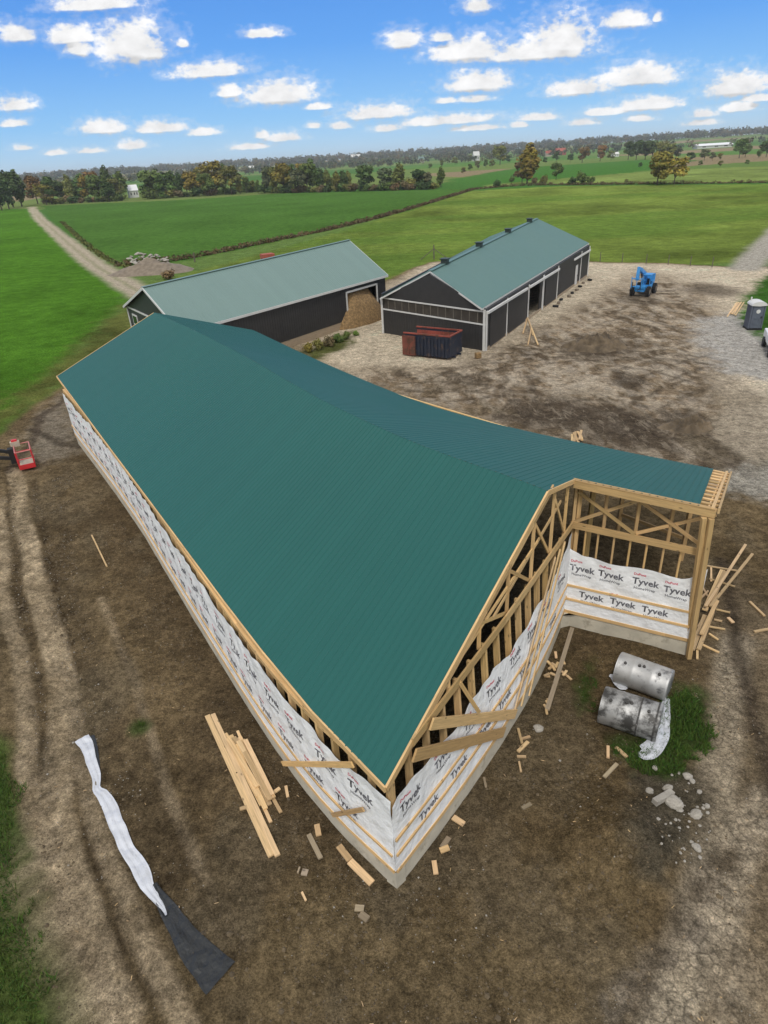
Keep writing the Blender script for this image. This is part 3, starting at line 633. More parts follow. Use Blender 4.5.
# inner trusses, one every 2.4 m back from the gable
rd = (ridge(.93) - ridge(1)).normalized()
for k in range(1, 8):
    t = 1 - k * 2.4 / ridge.L; a, r_, b = eaveL(t), ridge(t), eaveR(t); mb = MB(); dz = Vector((0, 0, -.16))
    mb.bar(a + dz, r_ + dz, .05, .16); mb.bar(r_ + dz, b + dz, .05, .16); a2 = lerp(a, b, .06); b2 = lerp(b, a, .06); a2.z = 3.5; b2.z = 3.4
    mb.bar(a2, b2, .05, .18)
    for q in (.2, .35, .5, .65, .8):
        p = lerp(a2, b2, q); top = lerp(a, r_, q * 2) if q < .5 else lerp(r_, b, q * 2 - 1); mb.bar(p, Vector((p.x, p.y, top.z - .45)), .04, .09); 
        p2 = lerp(a2, b2, min(.95, q + .13)); mb.bar(p2, Vector((p.x, p.y, top.z - .5)), .04, .09)
    mb.build('truss', M_WOOD, barn)
# the open right-hand bay: header beam, deep braced girder, posts
EL = wallE.L
topA = in_top + Vector((0, 0, -.14)); topB = lerp(in_top, ex_top, .985) + Vector((0, 0, -.14))
def E_(s, z, d=0.0): return wallE.pos(s, z, d)
def tz(s): return topA.z + (topB.z - topA.z) * s / EL
def part_bar(name, a, b, w, h, up=(0, 0, 1), m=M_WOOD):
    mb = MB(); mb.bar(a, b, w, h, up); return mb.build(name, m, barn)
part_bar('ledger', topA - Vector((0, 0, .02)), topB - Vector((0, 0, .02)), .09, .22)
part_bar('ledger', topA + Vector((-.03, .05, .12)), topB + Vector((0, .05, .12)), .16, .04)
part_bar('header', E_(-.05, 4.10, .03), E_(EL - .12, 3.98, .03), .05, .24)
for s in (0.02, .98, 1.95, 2.92): part_bar('upright', E_(s, 4.05, -.06), E_(s, tz(s) - .05, -.06), .05, .10)
for s0, z0, s1, z1 in ((.10, 5.35, 1.95, 4.18), (.05, 4.2, 1.9, 5.35), (2.0, 5.35, EL - .2, 4.12), (1.98, 4.2, EL - .15, 5.3)):
    part_bar('brace', E_(s0, z0, .0 if z0 > z1 else -.05), E_(s1, z1, .0 if z0 > z1 else -.05), .04, .11)
for s in (.0, .12): part_bar('post', E_(s, .62, -.26 + s * .5), E_(s, 5.5, -.26 + s * .5), .13, .13)
post_top = E_(EL - .06, 5.45, .02)
part_bar('post', E_(EL - .03, -.1, .10), Vector((topB.x - .10, topB.y, 5.42)), .14, .14); part_bar('post', E_(EL - .18, .6, -.10), Vector((topB.x - .27, topB.y + .08, 5.42)), .13, .13)
for s in (.45, .85, 1.35, 1.85, 2.35, 2.85, 3.35): part_bar('stud', E_(s, .7, -.1), E_(s, 4.0, -.1), .04, .06)
# purlins that run past the sheeting, with the rake board over them
for i in range(12):
    q = .02 + .96 * i / 11; a = lerp(inX(.72), eaveX(.72), q); b = lerp(inX(1), eaveX(1), q); dz = Vector((0, 0, -.055))
    part_bar('purlin', a + dz, b + dz, .12, .05)
part_bar('rake_board', inX(1) + Vector((0, 0, -.03)), eaveX(1) + Vector((0, 0, -.03)), .06, .16)
part_bar('rafter', lerp(inX(.95), inX(1), .2) + Vector((0, 0, .012)), lerp(eaveX(.95), eaveX(1), .2) + Vector((0, 0, .012)), .09, .035)
for t in (.05, .35, .65, .93): part_bar('rafter', inX(t) + Vector((0, 0, -.17)), eaveX(t) + Vector((0, 0, -.17)), .05, .2)
# far eave posts and beams under the right slope
for t in (.45, .6, .74, .87, 1.0):
    p = lerp(eaveR(t), ridge(t), .10); part_bar('post', (p.x, p.y, -.1), (p.x, p.y, 3.6), .15, .15)
    p2 = lerp(eaveR(t), ridge(t), .55); part_bar('post', (p2.x, p2.y, -.1), (p2.x, p2.y, 4.7), .15, .15)
a = lerp(eaveR(.45), ridge(.45), .1); b = lerp(eaveR(1), ridge(1), .1); part_bar('beam', (a.x, a.y, 3.3), (b.x, b.y, 3.3), .1, .24)
p = lerp(eaveX(.72), inX(.72), .22); part_bar('post', (p.x, p.y, -.1), (p.x, p.y, 3.75), .15, .15)
part_bar('girt', (b.x, b.y, 1.0), (p.x, p.y, 1.0), .05, .14); part_bar('girt', (b.x, b.y, 2.4), (p.x, p.y, 2.4), .05, .14); part_bar('girt', (b.x, b.y, 3.5), (p.x, p.y, 3.5), .05, .2)

# ---- house wrap with its printed lettering
def text_mesh(s, size, bold):
    cu = bpy.data.curves.new('lettering', 'FONT'); cu.body = s; cu.size = size; cu.offset = bold; cu.align_x = 'CENTER'; cu.fill_mode = 'FRONT'; cu.resolution_u = 2
    o = bpy.data.objects.new('lettering', cu); COL.objects.link(o); bpy.context.view_layer.update()
    me = o.evaluated_get(bpy.context.evaluated_depsgraph_get()).to_mesh()
    v = [tuple(p.co) for p in me.vertices]; f = [tuple(p.vertices) for p in me.polygons]
    o.to_mesh_clear(); bpy.data.objects.remove(o); bpy.data.curves.remove(cu); return v, f
T_BIG = text_mesh('Tyvek', .33, .008); T_SUB = text_mesh('HomeWrap', .135, .002); T_TOP = text_mesh('DuPont', .12, .004)
def wrap_wall(w, s0, s1, ztop, spacing, first, name='house_wrap', rows=(2.42, 1.42), flip=False, bulge=.05):
    mb = MB(); ns = int((s1 - s0) / .11); nz = 22
    def dd(s, z):
        return .032 + bulge * (float(fbm(np.array([s * 1.4]), np.array([z * .9 + s * .8]), 200, 3)[0]) - .35) * sstep(np.array([z]), .8, 1.6)[0] + .016 * math.sin(s * 7 + z * 5 + 3 * math.sin(s * 1.3)) * (z > 1.9)
    grid = [[None] * (nz + 1) for _ in range(ns + 1)]
    for i in range(ns + 1):
        s = s0 + (s1 - s0) * i / ns; zt = ztop(s)
        for j in range(nz + 1):
            z = .70 + (zt - .70) * j / nz; grid[i][j] = len(mb.v); mb.v.append(tuple(w.pos(s, z, dd(s, z))))
    for i in range(ns):
        for j in range(nz):
            mb.f.append((grid[i][j], grid[i + 1][j], grid[i + 1][j + 1], grid[i][j + 1])); mb.uv.append([(0, 0)] * 4); mb.t.append((1, 1, 1)); mb.m.append(0)
    def stamp(T, s, z, mi, rev):
        v, f = T; i0 = len(mb.v)
        for x, y, _ in v:
            ss = s + (-x if rev else x); mb.v.append(tuple(w.pos(ss, z + y, dd(ss, z + y) + .006)))
        for q in f:
            mb.f.append(tuple(i0 + k for k in q)); mb.uv.append([(0, 0)] * len(q)); mb.t.append((1, 1, 1)); mb.m.append(mi)
    for r_, z in enumerate(rows):
        s = s0 + first + (spacing * .5 if r_ else 0)
        while s < s1 - .43:
            if ztop(s) > z + .45:
                z0_, s0_ = z, s; z += random.uniform(-.05, .05); s += random.uniform(-.07, .07)
                stamp(T_BIG, s, z, 1, flip); stamp(T_SUB, s, z - .19, 1, flip); stamp(T_TOP, s - (.2 if not flip else -.2), z + .33, 2, flip); z, s = z0_, s0_
            s += spacing
    return mb.build(name, [M_WRAP, M_INK, M_RED], barn, smooth=True)
def zt_L(s):
    t = s / wallL.L; b = 3.30 + .06 * math.sin(s * 1.1) + .05 * math.sin(s * 2.7 + 1)
    if t > .93: b = 3.12 - .05 * math.sin(s * 3)
    return b
def zt_G(s):
    b = 2.92 + .09 * math.sin(s * 1.7 + .5) + .05 * math.sin(s * 4.1)
    return b + .8 * max(0, (s - 8.6) / (GL - 8.6)) if s > 8.6 else b
def zt_E(s):
    return 3.0 + .05 * math.sin(s * 3.1) - .05 * s / EL + (.55 * max(0, (s - 3.5) / (EL - 3.5)) ** 1.5 if s > 3.5 else 0) + (.45 * max(0, .45 - s))
wrap_wall(wallL, .02, wallL.L + .035, zt_L, 1.3, .8, rows=(2.42, 1.45))
wrap_wall(wallG, -.035, GL + .01, zt_G, 1.35, .75, rows=(2.36, 1.38))
wrap_wall(wallE, -.03, EL - .05, zt_E, 1.02, .45, rows=(2.38, 1.40), bulge=.035)
# loose boards nailed slantwise over the wraps
for a, b, wd in (((424, 732), (508, 717), .28), ((406, 757), (494, 743), .30)):
    A = at(*a, 3.85); B = at(*b, .62); A = A
    part_bar('diagonal_board', wallG.pos(1.55 if a[0] > 410 else .8, 4.0 if a[0] > 410 else 3.75, .12), wallG.pos(5.85 if a[0] > 410 else 5.05, .62, .12), .05, wd)
for a, b, wd in (((288, 768), (361, 767), .12), ((334, 818), (373, 806), .10)):
    pass
part_bar('diagonal_board', wallL.pos(wallL.L - 4.6, .35, .16), wallL.pos(wallL.L - 1.0, 3.5, .14), .04, .14)
part_bar('diagonal_board', wallL.pos(wallL.L - 2.1, .75, .13), wallL.pos(wallL.L - .8, 2.2, .13), .04, .11)
# long planks propped along the gable towards the inner corner
for k in range(3):
    part_bar('propped_plank', wallG.pos(5.7 + .5 * k, .62, .11 + .04 * k), wallG.pos(9.4 + .35 * k, 3.9 + .1 * k, .08 + .03 * k), .04, .11, m=M_WOOD2)
part_bar('short_brace', wallG.pos(3.0, 4.0, .05), wallG.pos(3.5, 2.75, .25), .05, .1)

# ------------------------------------------------------------------ the two old barns
def pl_s(w, px, py):
    """metres along a straight wall and height where a sight line meets it"""
    a = w.c(0); b = w.c(1); d = ray(px, py); n = Vector((-(b - a).y, (b - a).x, 0)); t = n.dot(Vector((a.x, a.y, 0))) / (n.x * d.x + n.y * d.y)
    p = d * t; u = (b - a).normalized(); return (Vector((p.x, p.y, 0)) - xy(a)).dot(xy(u)), CAM_H + p.z
def panel(w, s0, s1, z0a, z1a, d0, d1, z1b=None, z0b=None, mb=None, mi=0):
    mb = mb or MB(); P = w.pos; z1b = z1a if z1b is None else z1b; z0b = z0a if z0b is None else z0b
    mb.hexa([P(s0, z0a, d0), P(s0, z0a, d1), P(s0, z1a, d1), P(s0, z1a, d0), P(s1, z0b, d0), P(s1, z0b, d1), P(s1, z1b, d1), P(s1, z1b, d0)], (1, 1, 1), mi, 0); return mb
def ribs(w, s0, s1, z0, z1a, z1b, d, mb, step=.3):
    n = int((s1 - s0) / step)
    for i in range(1, n):
        s = s0 + (s1 - s0) * i / n; z = z1a + (z1b - z1a) * i / n; panel(w, s - .03, s + .03, z0, z - .02, d, d + .018, mb=mb)
def gable_roof(root, EN, EF, RN, RF, LN, LF, m, trim=.13):
    eA, rA, lA = Curve([EN, EF], 0), Curve([RN, RF], 0), Curve([LN, LF], 0)
    mb = MB(); roof_sheet(mb, eA, rA, 0, 1, .3, .02); fix_up(mb); mb.build('roof', m, root)
    mb = MB(); roof_sheet(mb, lA, rA, 0, 1, .3, .02); fix_up(mb); mb.build('roof', m, root)
    z = Vector((0, 0, -.09))
    for a, b in ((EN, RN), (LN, RN), (EF, RF), (LF, RF), (EN, EF), (LN, LF)):
        mb = MB(); mb.bar(a + z, b + z, .06, trim, tint=(1, 1, 1)); mb.build('trim', M_WHITE, root)
    mb = MB(); mb.bar(RN + Vector((0, 0, .03)), RF + Vector((0, 0, .03)), .4, .05, tint=(1, 1, 1)); mb.build('ridge_cap', m, root)

# barn with the sliding doors
NL, NR, FR = at(383, 333), at(485, 351), at(587, 276)
EN, EF = at(482, 308.5, 3.62), at(589, 243, 3.95); RN, RF = at(430, 271, 6.0), at(537, 218.5, 6.6); LN = at(380, 298, 3.4); LF = RF * 2 - EF; LF.z = 3.9
FL = xy(RF) * 2 - FR
bB = empty('shed', xy((NL + NR + FR + FL) / 4), 'charcoal shed with sage green roof, ridge vents, white trim and a row of sliding doors', 'barn')
gable_roof(bB, EN, EF, RN, RF, LN, LF, M_ROOFB)
cB = xy((NL + NR + FR + FL) / 4)
def wl(a, b, c):
    w = Wall(Curve([xy(a), xy(b)], 0), 1); fix_side(w, xy(c)); return w
wR = wl(NR, FR, cB); wN = wl(NL, NR, cB); wF = wl(FR, FL, cB); wK = wl(FL, NL, cB)
sx = lambda px, py: pl_s(wR, px, py)[0]
o0, o1 = sx(527.5, 321), sx(539, 312)
mb = MB()
zt = lambda s: 3.45 + .33 * s / wR.L
for a, b in ((0, o0), (o1, wR.L)):
    panel(wR, a, b, -.3, zt(a), -.12, 0, zt(b), mb=mb); ribs(wR, a, b, .2, zt(a), zt(b), 0, mb)
panel(wR, o0, o1, 3.1, zt(o0), -.12, 0, zt(o1), mb=mb); mb.build('wall', M_DARK, bB)
mb = MB(); mid = wN.L / 2; n_ = (wN.c(1) - wN.c(0)).normalized()
b0, b1 = pl_s(wN, 384, 309)[1], pl_s(wN, 384, 298)[1]; b2, b3 = pl_s(wN, 479, 324)[1], pl_s(wN, 479, 311)[1]
panel(wN, 0, wN.L, -.3, b0, -.12, 0, b2, mb=mb); ribs(wN, 0, wN.L, .2, b0, b2, 0, mb)
panel(wN, 0, mid, b1, 3.35, -.12, 0, 5.85, z0b=(b1 + b3) / 2, mb=mb); panel(wN, mid, wN.L, (b1 + b3) / 2, 5.85, -.12, 0, 3.5, z0b=b3, mb=mb)
mb.build('wall', M_DARK, bB)
mb = MB(); panel(wN, .1, wN.L - .1, b0, b1, -.09, -.05, b3, b2, mb=mb)
wb = mb.build('window_band', M_BAND, bB)
for k in range(1, 14): s = wN.L * k / 14; panel(wN, s - .04, s + .04, b0 + (b2 - b0) * k / 14, b1 + (b3 - b1) * k / 14, -.05, -.02).build('mullion', M_MULL, wb)
for za, zb in ((b0, b2), (b1, b3)):
    mb = panel(wN, 0, wN.L, za - .06, za + .06, 0.002, .05, zb + .06, zb - .06); mb.build('trim', M_WHITE, bB)
for w in (wF, wK):
    mb = panel(w, 0, w.L, -.3, 3.7, -.12, 0); mb.build('wall', M_DARK, bB)
mb = panel(wF, 0, wF.L / 2, 3.7, 3.72, -.12, 0, 6.4, 3.7); panel(wF, wF.L / 2, wF.L, 3.7, 6.4, -.12, 0, 3.72, 3.7, mb=mb); mb.build('wall', M_DARK, bB)
def vtrim(w, s, z0, z1, wd, root, name='trim', m=M_WHITE, d0=.03, d1=.10):
    mb = panel(w, s - wd / 2, s + wd / 2, z0, z1, d0, d1); return mb.build(name, m, root)
for s, wd in ((.12, .26), (sx(505.5, 341), .14), (sx(526.5, 327), .16), (sx(541, 316.5), .42), (sx(556, 297), .16), (sx(579, 281), .14), (wR.L - .1, .22)): vtrim(wR, s, 0, zt(s) - .12, wd, bB)
vtrim(wN, .1, 0, 3.25, .22, bB); vtrim(wN, wN.L - .1, 0, 3.45, .22, bB)
d1, d2 = sx(575, 284) - .5, sx(575, 284) + .5
dm = panel(wR, d1, d2, .05, 2.3, .03, .08).build('door', M_WHITE, bB); panel(wR, d2 - .2, d2 - .1, 1.0, 1.1, .082, .13).build('handle', M_BLACK, dm)
for a, b in ((sx(489, 350), sx(504, 342)), (sx(507, 340), sx(524, 329)), (sx(543.5, 315), sx(555, 298))):
    mb = panel(wR, a, b, .1, 3.0, .03, .07); ribs(wR, a, b, .15, 3.0, 3.0, .07, mb, .3); mb.build('sliding_door', M_DARK, bB)
for a, b in ((.1, sx(524, 329)), (o0 - .4, sx(556, 297)), (sx(571, 288), wR.L - .2)):
    mb = panel(wR, a, b, 3.1, 3.3, .08, .24); mb.build('door_track', M_WHITE, bB)
mb = panel(wR, 0, wR.L, -.2, .22, .002, .06); mb.build('base_board', M_WOODOLD, bB)
for q in ((445, 260), (479, 245), (508, 232), (529.5, 222)):
    best = min((abs((RN.lerp(RF, t / 200) - Vector((0, 0, CAM_H))).dot(CR) / (RN.lerp(RF, t / 200) - Vector((0, 0, CAM_H))).dot(_F) * FPX + 384 - q[0]), t / 200) for t in range(201))
    p = RN.lerp(RF, best[1]); mb = MB(); a = math.atan2((RF - RN).y, (RF - RN).x)
    mb.box(p + Vector((0, 0, .22)), (.6, .6, .36), a); mb.box(p + Vector((0, 0, .44)), (.8, .8, .08), a); mb.build('ridge_vent', M_VENT, bB)

# barn with the straw doorway
BL = at(123, 306, 4.0); RL = at(142, 287.5, 6.5); RR = at(349, 240, 6.95); FRa = at(388, 275, 4.0); FLa = xy(RL) * 2 - xy(BL); FLa.z = 4.0; BRa = xy(RR) * 2 - xy(FRa); BRa.z = 4.0
cA = xy((BL + FRa + FLa + BRa) / 4)
bA = empty('hay_barn', cA, 'long charcoal barn with pale grey green roof and a straw filled doorway', 'barn')
gable_roof(bA, FLa, FRa, RL, RR, BL, BRa, M_ROOFA, .2)
ins = lambda p: xy(p) + (cA - xy(p)).normalized() * .35
wf, wg, wr, wb_ = wl(ins(FLa), ins(FRa), cA), wl(ins(FLa), ins(BL), cA), wl(ins(FRa), ins(BRa), cA), wl(ins(BL), ins(BRa), cA)
d0, d1 = pl_s(wf, 348.5, 318)[0], pl_s(wf, 377, 305)[0]
dz = 3.3
mb = MB(); panel(wf, 0, d0, .7, 3.95, -.12, 0, mb=mb); ribs(wf, 0, d0, .8, 3.9, 3.9, 0, mb); panel(wf, d1, wf.L, .2, 3.95, -.12, 0, mb=mb); panel(wf, d0, d1, dz, 3.95, -.12, 0, mb=mb); mb.build('wall', M_DARK, bA)
panel(wf, 0, d0, -.3, .7, -.15, -.02).build('base_wall', M_WOODOLD, bA)
panel(wf, d0 - .18, d0, .2, dz + .16, .01, .07).build('trim', M_WHITE, bA); panel(wf, d1, d1 + .18, .2, dz + .16, .01, .07).build('trim', M_WHITE, bA); panel(wf, d0, d1, dz, dz + .18, .01, .07).build('trim', M_WHITE, bA)
for w in (wr, wb_):
    panel(w, 0, w.L, -.3, 3.95, -.12, 0).build('wall', M_DARK, bA)
for w, top in ((wg, 6.35), (wr, 6.8)):
    mb = MB()
    if w is wg: panel(w, 0, w.L, -.3, 3.95, -.12, 0, mb=mb)
    panel(w, 0, w.L / 2, 3.95, 3.97, -.12, 0, top, 3.95, mb=mb); panel(w, w.L / 2, w.L, 3.95, top, -.12, 0, 3.97, 3.95, mb=mb); mb.build('wall', M_DARK, bA)
panel(wg, 0, wg.L, 3.85, 4.0, .005, .06).build('trim', M_WHITE, bA); vtrim(wg, wg.L - .1, 0, 3.9, .2, bA)
ws, wz = pl_s(wg, 136, 320)
wn = panel(wg, ws - .75, ws + .75, wz - .5, wz + .5, .01, .07).build('window', M_WHITE, bA); panel(wg, ws - .6, ws + .6, wz - .36, wz + .36, .072, .08).build('pane', M_GLASS, wn)
# straw heaped in the doorway
def heap(name, c, rx, ry, h, m, label, cat, seed, n=26, amp=.5, rz=0.0, rim=.25, fq=2.5):
    mb = MB(); ids = []
    for j in range(n + 1):
        row = []
        for i in range(n * 2):
            a = 2 * math.pi * i / (n * 2); r = j / n; x, y = math.cos(a) * r, math.sin(a) * r
            k = float(fbm(np.array([x * fq + seed]), np.array([y * fq]), seed, 4)[0]); z = max(0, (1 - r ** 1.6)) * (1 - amp + 2 * amp * k) * h - (.15 if j == n else 0)
            rr = 1 + rim * (float(fbm(np.array([math.cos(a) * 1.5]), np.array([math.sin(a) * 1.5]), seed + 3, 3)[0]) - .5)
            X, Y = x * rx * rr, y * ry * rr; row.append(len(mb.v)); mb.v.append((c[0] + X * math.cos(rz) - Y * math.sin(rz), c[1] + X * math.sin(rz) + Y * math.cos(rz), c[2] + z))
        ids.append(row)
    for j in range(n):
        for i in range(n * 2):
            q = (i + 1) % (n * 2)
            mb.f.append((ids[j][i], ids[j + 1][i], ids[j + 1][q], ids[j][q])); mb.uv.append([(0, 0)] * 4); mb.t.append((1, 1, 1)); mb.m.append(0)
    o = mb.build(name, m, origin=c, smooth=True); return tag(o, label, cat)
hc = wf.pos((d0 + d1) / 2, 0, -1.6); ax = math.atan2((wf.c(1) - wf.c(0)).y, (wf.c(1) - wf.c(0)).x)
hc = wf.pos((d0 + d1) / 2, 0, -1.2)
heap('straw_heap', (hc.x, hc.y, .0), (d1 - d0) * .95, 2.3, 4.3, M_HAY, 'tall heap of golden straw filling the barn doorway', 'straw', 11, 26, .25, ax)

# ------------------------------------------------------------------ yard machines and bins
def put_on(o, pos, rz): o.location = pos; o.rotation_euler = (0, 0, rz)
A0, A1 = put(405, 354), put(449, 362)
dl = 4.3; da = math.radians(-33)
def dumpster():
    ctr = (A0 + A1) / 2; back = Vector((-math.sin(da), math.cos(da), 0)); c = xy(ctr) + back * 1.2
    t = empty('dumpster', (c.x, c.y, gz(c.x, c.y)), 'navy roll-off dumpster with rusty red inside standing by the shed gable', 'dumpster', rz=da)
    L_, W_, H = dl, 2.3, 1.95
    def kid(mb, name, m): o = mb.build(name, m); o.parent = t; return o
    mb = MB(); 
    for y in (-W_ / 2, W_ / 2):
        mb.box((0, y, .22 + (H - .22) / 2), (L_, .06, H - .22))
        for k in range(13): mb.box((-L_ / 2 + .2 + (L_ - .4) * k / 12, y + (.05 if y > 0 else -.05), .95), (.13, .1, H - .4))
    mb.box((L_ / 2, 0, .22 + (H - .22) / 2), (.06, W_, H - .22)); kid(mb, 'body', M_NAVY)
    mb = MB(); mb.box((0, 0, .3), (L_ - .08, W_ - .08, .06)); 
    for y in (-W_ / 2 + .05, W_ / 2 - .05): mb.box((0, y, 1.0), (L_ - .1, .03, H - .45))
    mb.box((L_ / 2 - .05, 0, 1.0), (.03, W_ - .1, H - .45)); kid(mb, 'lining', M_RUST)
    for y in (-W_ / 2, W_ / 2): mb = MB(); mb.box((0, y, H + .03), (L_ + .06, .14, .1)); kid(mb, 'top_rail', M_RUST)
    mb = MB(); mb.box((L_ / 2, 0, H + .03), (.14, W_, .1)); kid(mb, 'top_rail', M_RUST)
    mb = MB(); mb.box((-L_ / 2 + .55, -W_ / 2 - .16, .98), (1.25, .08, H - .3)); mb.box((-L_ / 2 + .55, -W_ / 2 - .22, .98), (.1, .06, H - .4)); mb.box((-L_ / 2 + 1.1, -W_ / 2 - .22, .98), (.1, .06, H - .4)); kid(mb, 'end_door', M_RUSTY)
    for x in (-L_ / 2 + .5, L_ / 2 - .5):
        for y in (-.8, .8): mb = MB(); mb.cyl((x, y - .1, .16), (x, y + .1, .16), .16, n=14); kid(mb, 'wheel', M_BLACK)
    mb = MB()
    for y in (-.5, .5): mb.box((0, y, .18), (L_ + .5, .12, .14))
    kid(mb, 'skid_rail', M_NAVY)
    # odds and ends inside
    mb = MB(); rs = random.Random(4)
    for k in range(16):
        x, y = rs.uniform(-L_ / 2 + .4, L_ / 2 - .4), rs.uniform(-.9, .9); mb.box((x, y, .42 + rs.random() * .25), (rs.uniform(.3, 1.2), .14, .06), rs.uniform(0, 3))
    return t
dumpster()

def telehandler():
    p = put(643, 294); t = empty('telehandler', p, 'blue telehandler parked in the yard with its boom raised over the cab', 'telehandler', rz=math.radians(232)); t.scale = (.86, .86, .92)
    def kid(mb, name, m, par=None, bev=0.02): o = mb.build(name, m, bevel=bev); o.parent = par or t; return o
    # local: +x forward, y left
    for x in (-1.25, 1.35):
        for y in (-1.0, 1.0):
            mb = MB(); mb.cyl((x, y - .2, .55), (x, y + .2, .55), .56, n=22)
            for k in range(18):
                a = 2 * math.pi * k / 18; mb.box((x + .57 * math.cos(a), y, .55 + .57 * math.sin(a)), (.09, .38, .09))
            w = kid(mb, 'wheel', M_BLACK); mb = MB(); mb.cyl((x, y - .22, .55), (x, y + .22, .55), .27, n=16); kid(mb, 'rim', M_SOIL, w)
    mb = MB(); mb.box((0, 0, .75), (3.6, 1.2, .4)); mb.box((-1.35, 0, 1.15), (1.0, 1.5, .55)); mb.box((1.55, 0, .95), (.5, 1.3, .5)); kid(mb, 'chassis', M_BLUE)
    mb = MB()
    for x in (-.35, .85):
        for y in (.1, .9): mb.bar((x, y, .9), (x, y, 2.35), .09, .09, tint=(1, 1, 1))
    mb.box((.25, .5, 2.38), (1.4, 1.0, .09)); mb.box((.25, .5, 1.0), (1.25, .85, .3)); cab = kid(mb, 'cab', M_BLUE)
    mb = MB(); mb.box((.1, .5, 1.28), (.5, .5, .14)); mb.box((-.12, .5, 1.55), (.12, .5, .55)); kid(mb, 'seat', M_BLACK, cab)
    mb = MB(); mb.bar((-1.55, -.35, 1.9), (1.3, -.35, 3.0), .42, .46, tint=(1, 1, 1)); bm = kid(mb, 'boom', M_BLUE)
    mb = MB(); mb.bar((1.2, -.35, 2.96), (2.0, -.35, 3.26), .32, .34, tint=(1, 1, 1)); mb.bar((1.95, -.35, 3.35), (2.2, -.35, 1.9), .36, .3, tint=(1, 1, 1)); kid(mb, 'boom_head', M_BLUE, bm)
    mb = MB(); mb.bar((-.6, -.35, 1.1), (.6, -.35, 2.4), .14, .14, tint=(1, 1, 1)); kid(mb, 'lift_ram', M_BLACK, bm)
    mb = MB()
    for z in (1.2, 2.1): mb.bar((2.32, -1.0, z), (2.32, .4, z), .1, .12, tint=(1, 1, 1))
    for y in (-.95, -.3, .35): mb.bar((2.32, y, 1.0), (2.32, y, 2.3), .08, .1, tint=(1, 1, 1))
    kid(mb, 'carriage', M_BLUE)
    for y in (-.8, .2): mb = MB(); mb.box((2.9, y, .98), (1.15, .12, .05)); mb.box((2.36, y, 1.35), (.06, .12, .75)); kid(mb, 'fork', M_BLACK)
    mb = MB(); mb.box((-1.85, 0, 1.75), (.12, 1.5, .9)); mb.bar((-1.8, -.35, .9), (-1.7, -.35, 1.8), .5, .3, tint=(1, 1, 1)); kid(mb, 'counterweight', M_BLUE)
    return t
telehandler()

def boom_lift():
    c = put(28, 466); t = empty('boom_lift', c, 'red boom lift basket resting on the mud at the end of dark folding arms', 'boom lift', rz=math.radians(28))
    def kid(mb, name, m, par=None): o = mb.build(name, m); o.parent = par or t; return o
    mb = MB(); mb.box((0, 0, .2), (.85, 1.55, .12)); mb.box((0, -.76, .32), (.85, .04, .2)); mb.box((.42, 0, .32), (.04, 1.5, .2)); pf = kid(mb, 'platform', M_REDP)
    mb = MB(); mb.box((0, 0, .275), (.72, 1.4, .03)); kid(mb, 'deck', M_TAN, pf)
    for z in (.75, 1.22):
        for a, b in (((-.41, -.76), (.41, -.76)), ((.41, -.76), (.41, .76)), ((.41, .76), (-.41, .76)), ((-.41, .76), (-.41, -.76))):
            mb = MB(); mb.cyl((*a, z), (*b, z), .028, n=8); kid(mb, 'rail', M_REDP if z < 1 else M_PINKR)
    for x in (-.41, .41):
        for y in (-.76, 0, .76): mb = MB(); mb.cyl((x, y, .2), (x, y, 1.22), .028, n=8); kid(mb, 'rail_post', M_PINKR if y > 0 else M_REDP)
    mb = MB(); mb.box((-.3, .66, 1.30), (.5, .28, .3)); cb = kid(mb, 'control_box', M_TAN); mb = MB(); mb.box((-.3, .68, 1.50), (.3, .2, .1)); kid(mb, 'cover', M_REDP, cb)
    mb = MB(); mb.box((-.62, .3, .75), (.3, .4, .9)); kid(mb, 'boom_mount', M_BLACK)
    for k, y in enumerate((.18, .46)):
        mb = MB(); mb.bar((-.6, y, .6 + .3 * k), (-5.8, y + .4, 2.1 + .9 * k), .14, .18, tint=(1, 1, 1)); kid(mb, 'boom_arm', M_BLACK)
    mb = MB(); mb.box((-6.9, .7, .9), (2.4, 1.7, .9)); mb.box((-6.3, .7, 1.9), (.7, .8, 1.6)); kid(mb, 'chassis', M_REDP)
    for x in (-7.8, -6.0):
        for y in (-.3, 1.7): mb = MB(); mb.cyl((x, y - .15, .45), (x, y + .15, .45), .45, n=18); kid(mb, 'wheel', M_BLACK)
    return t
boom_lift()

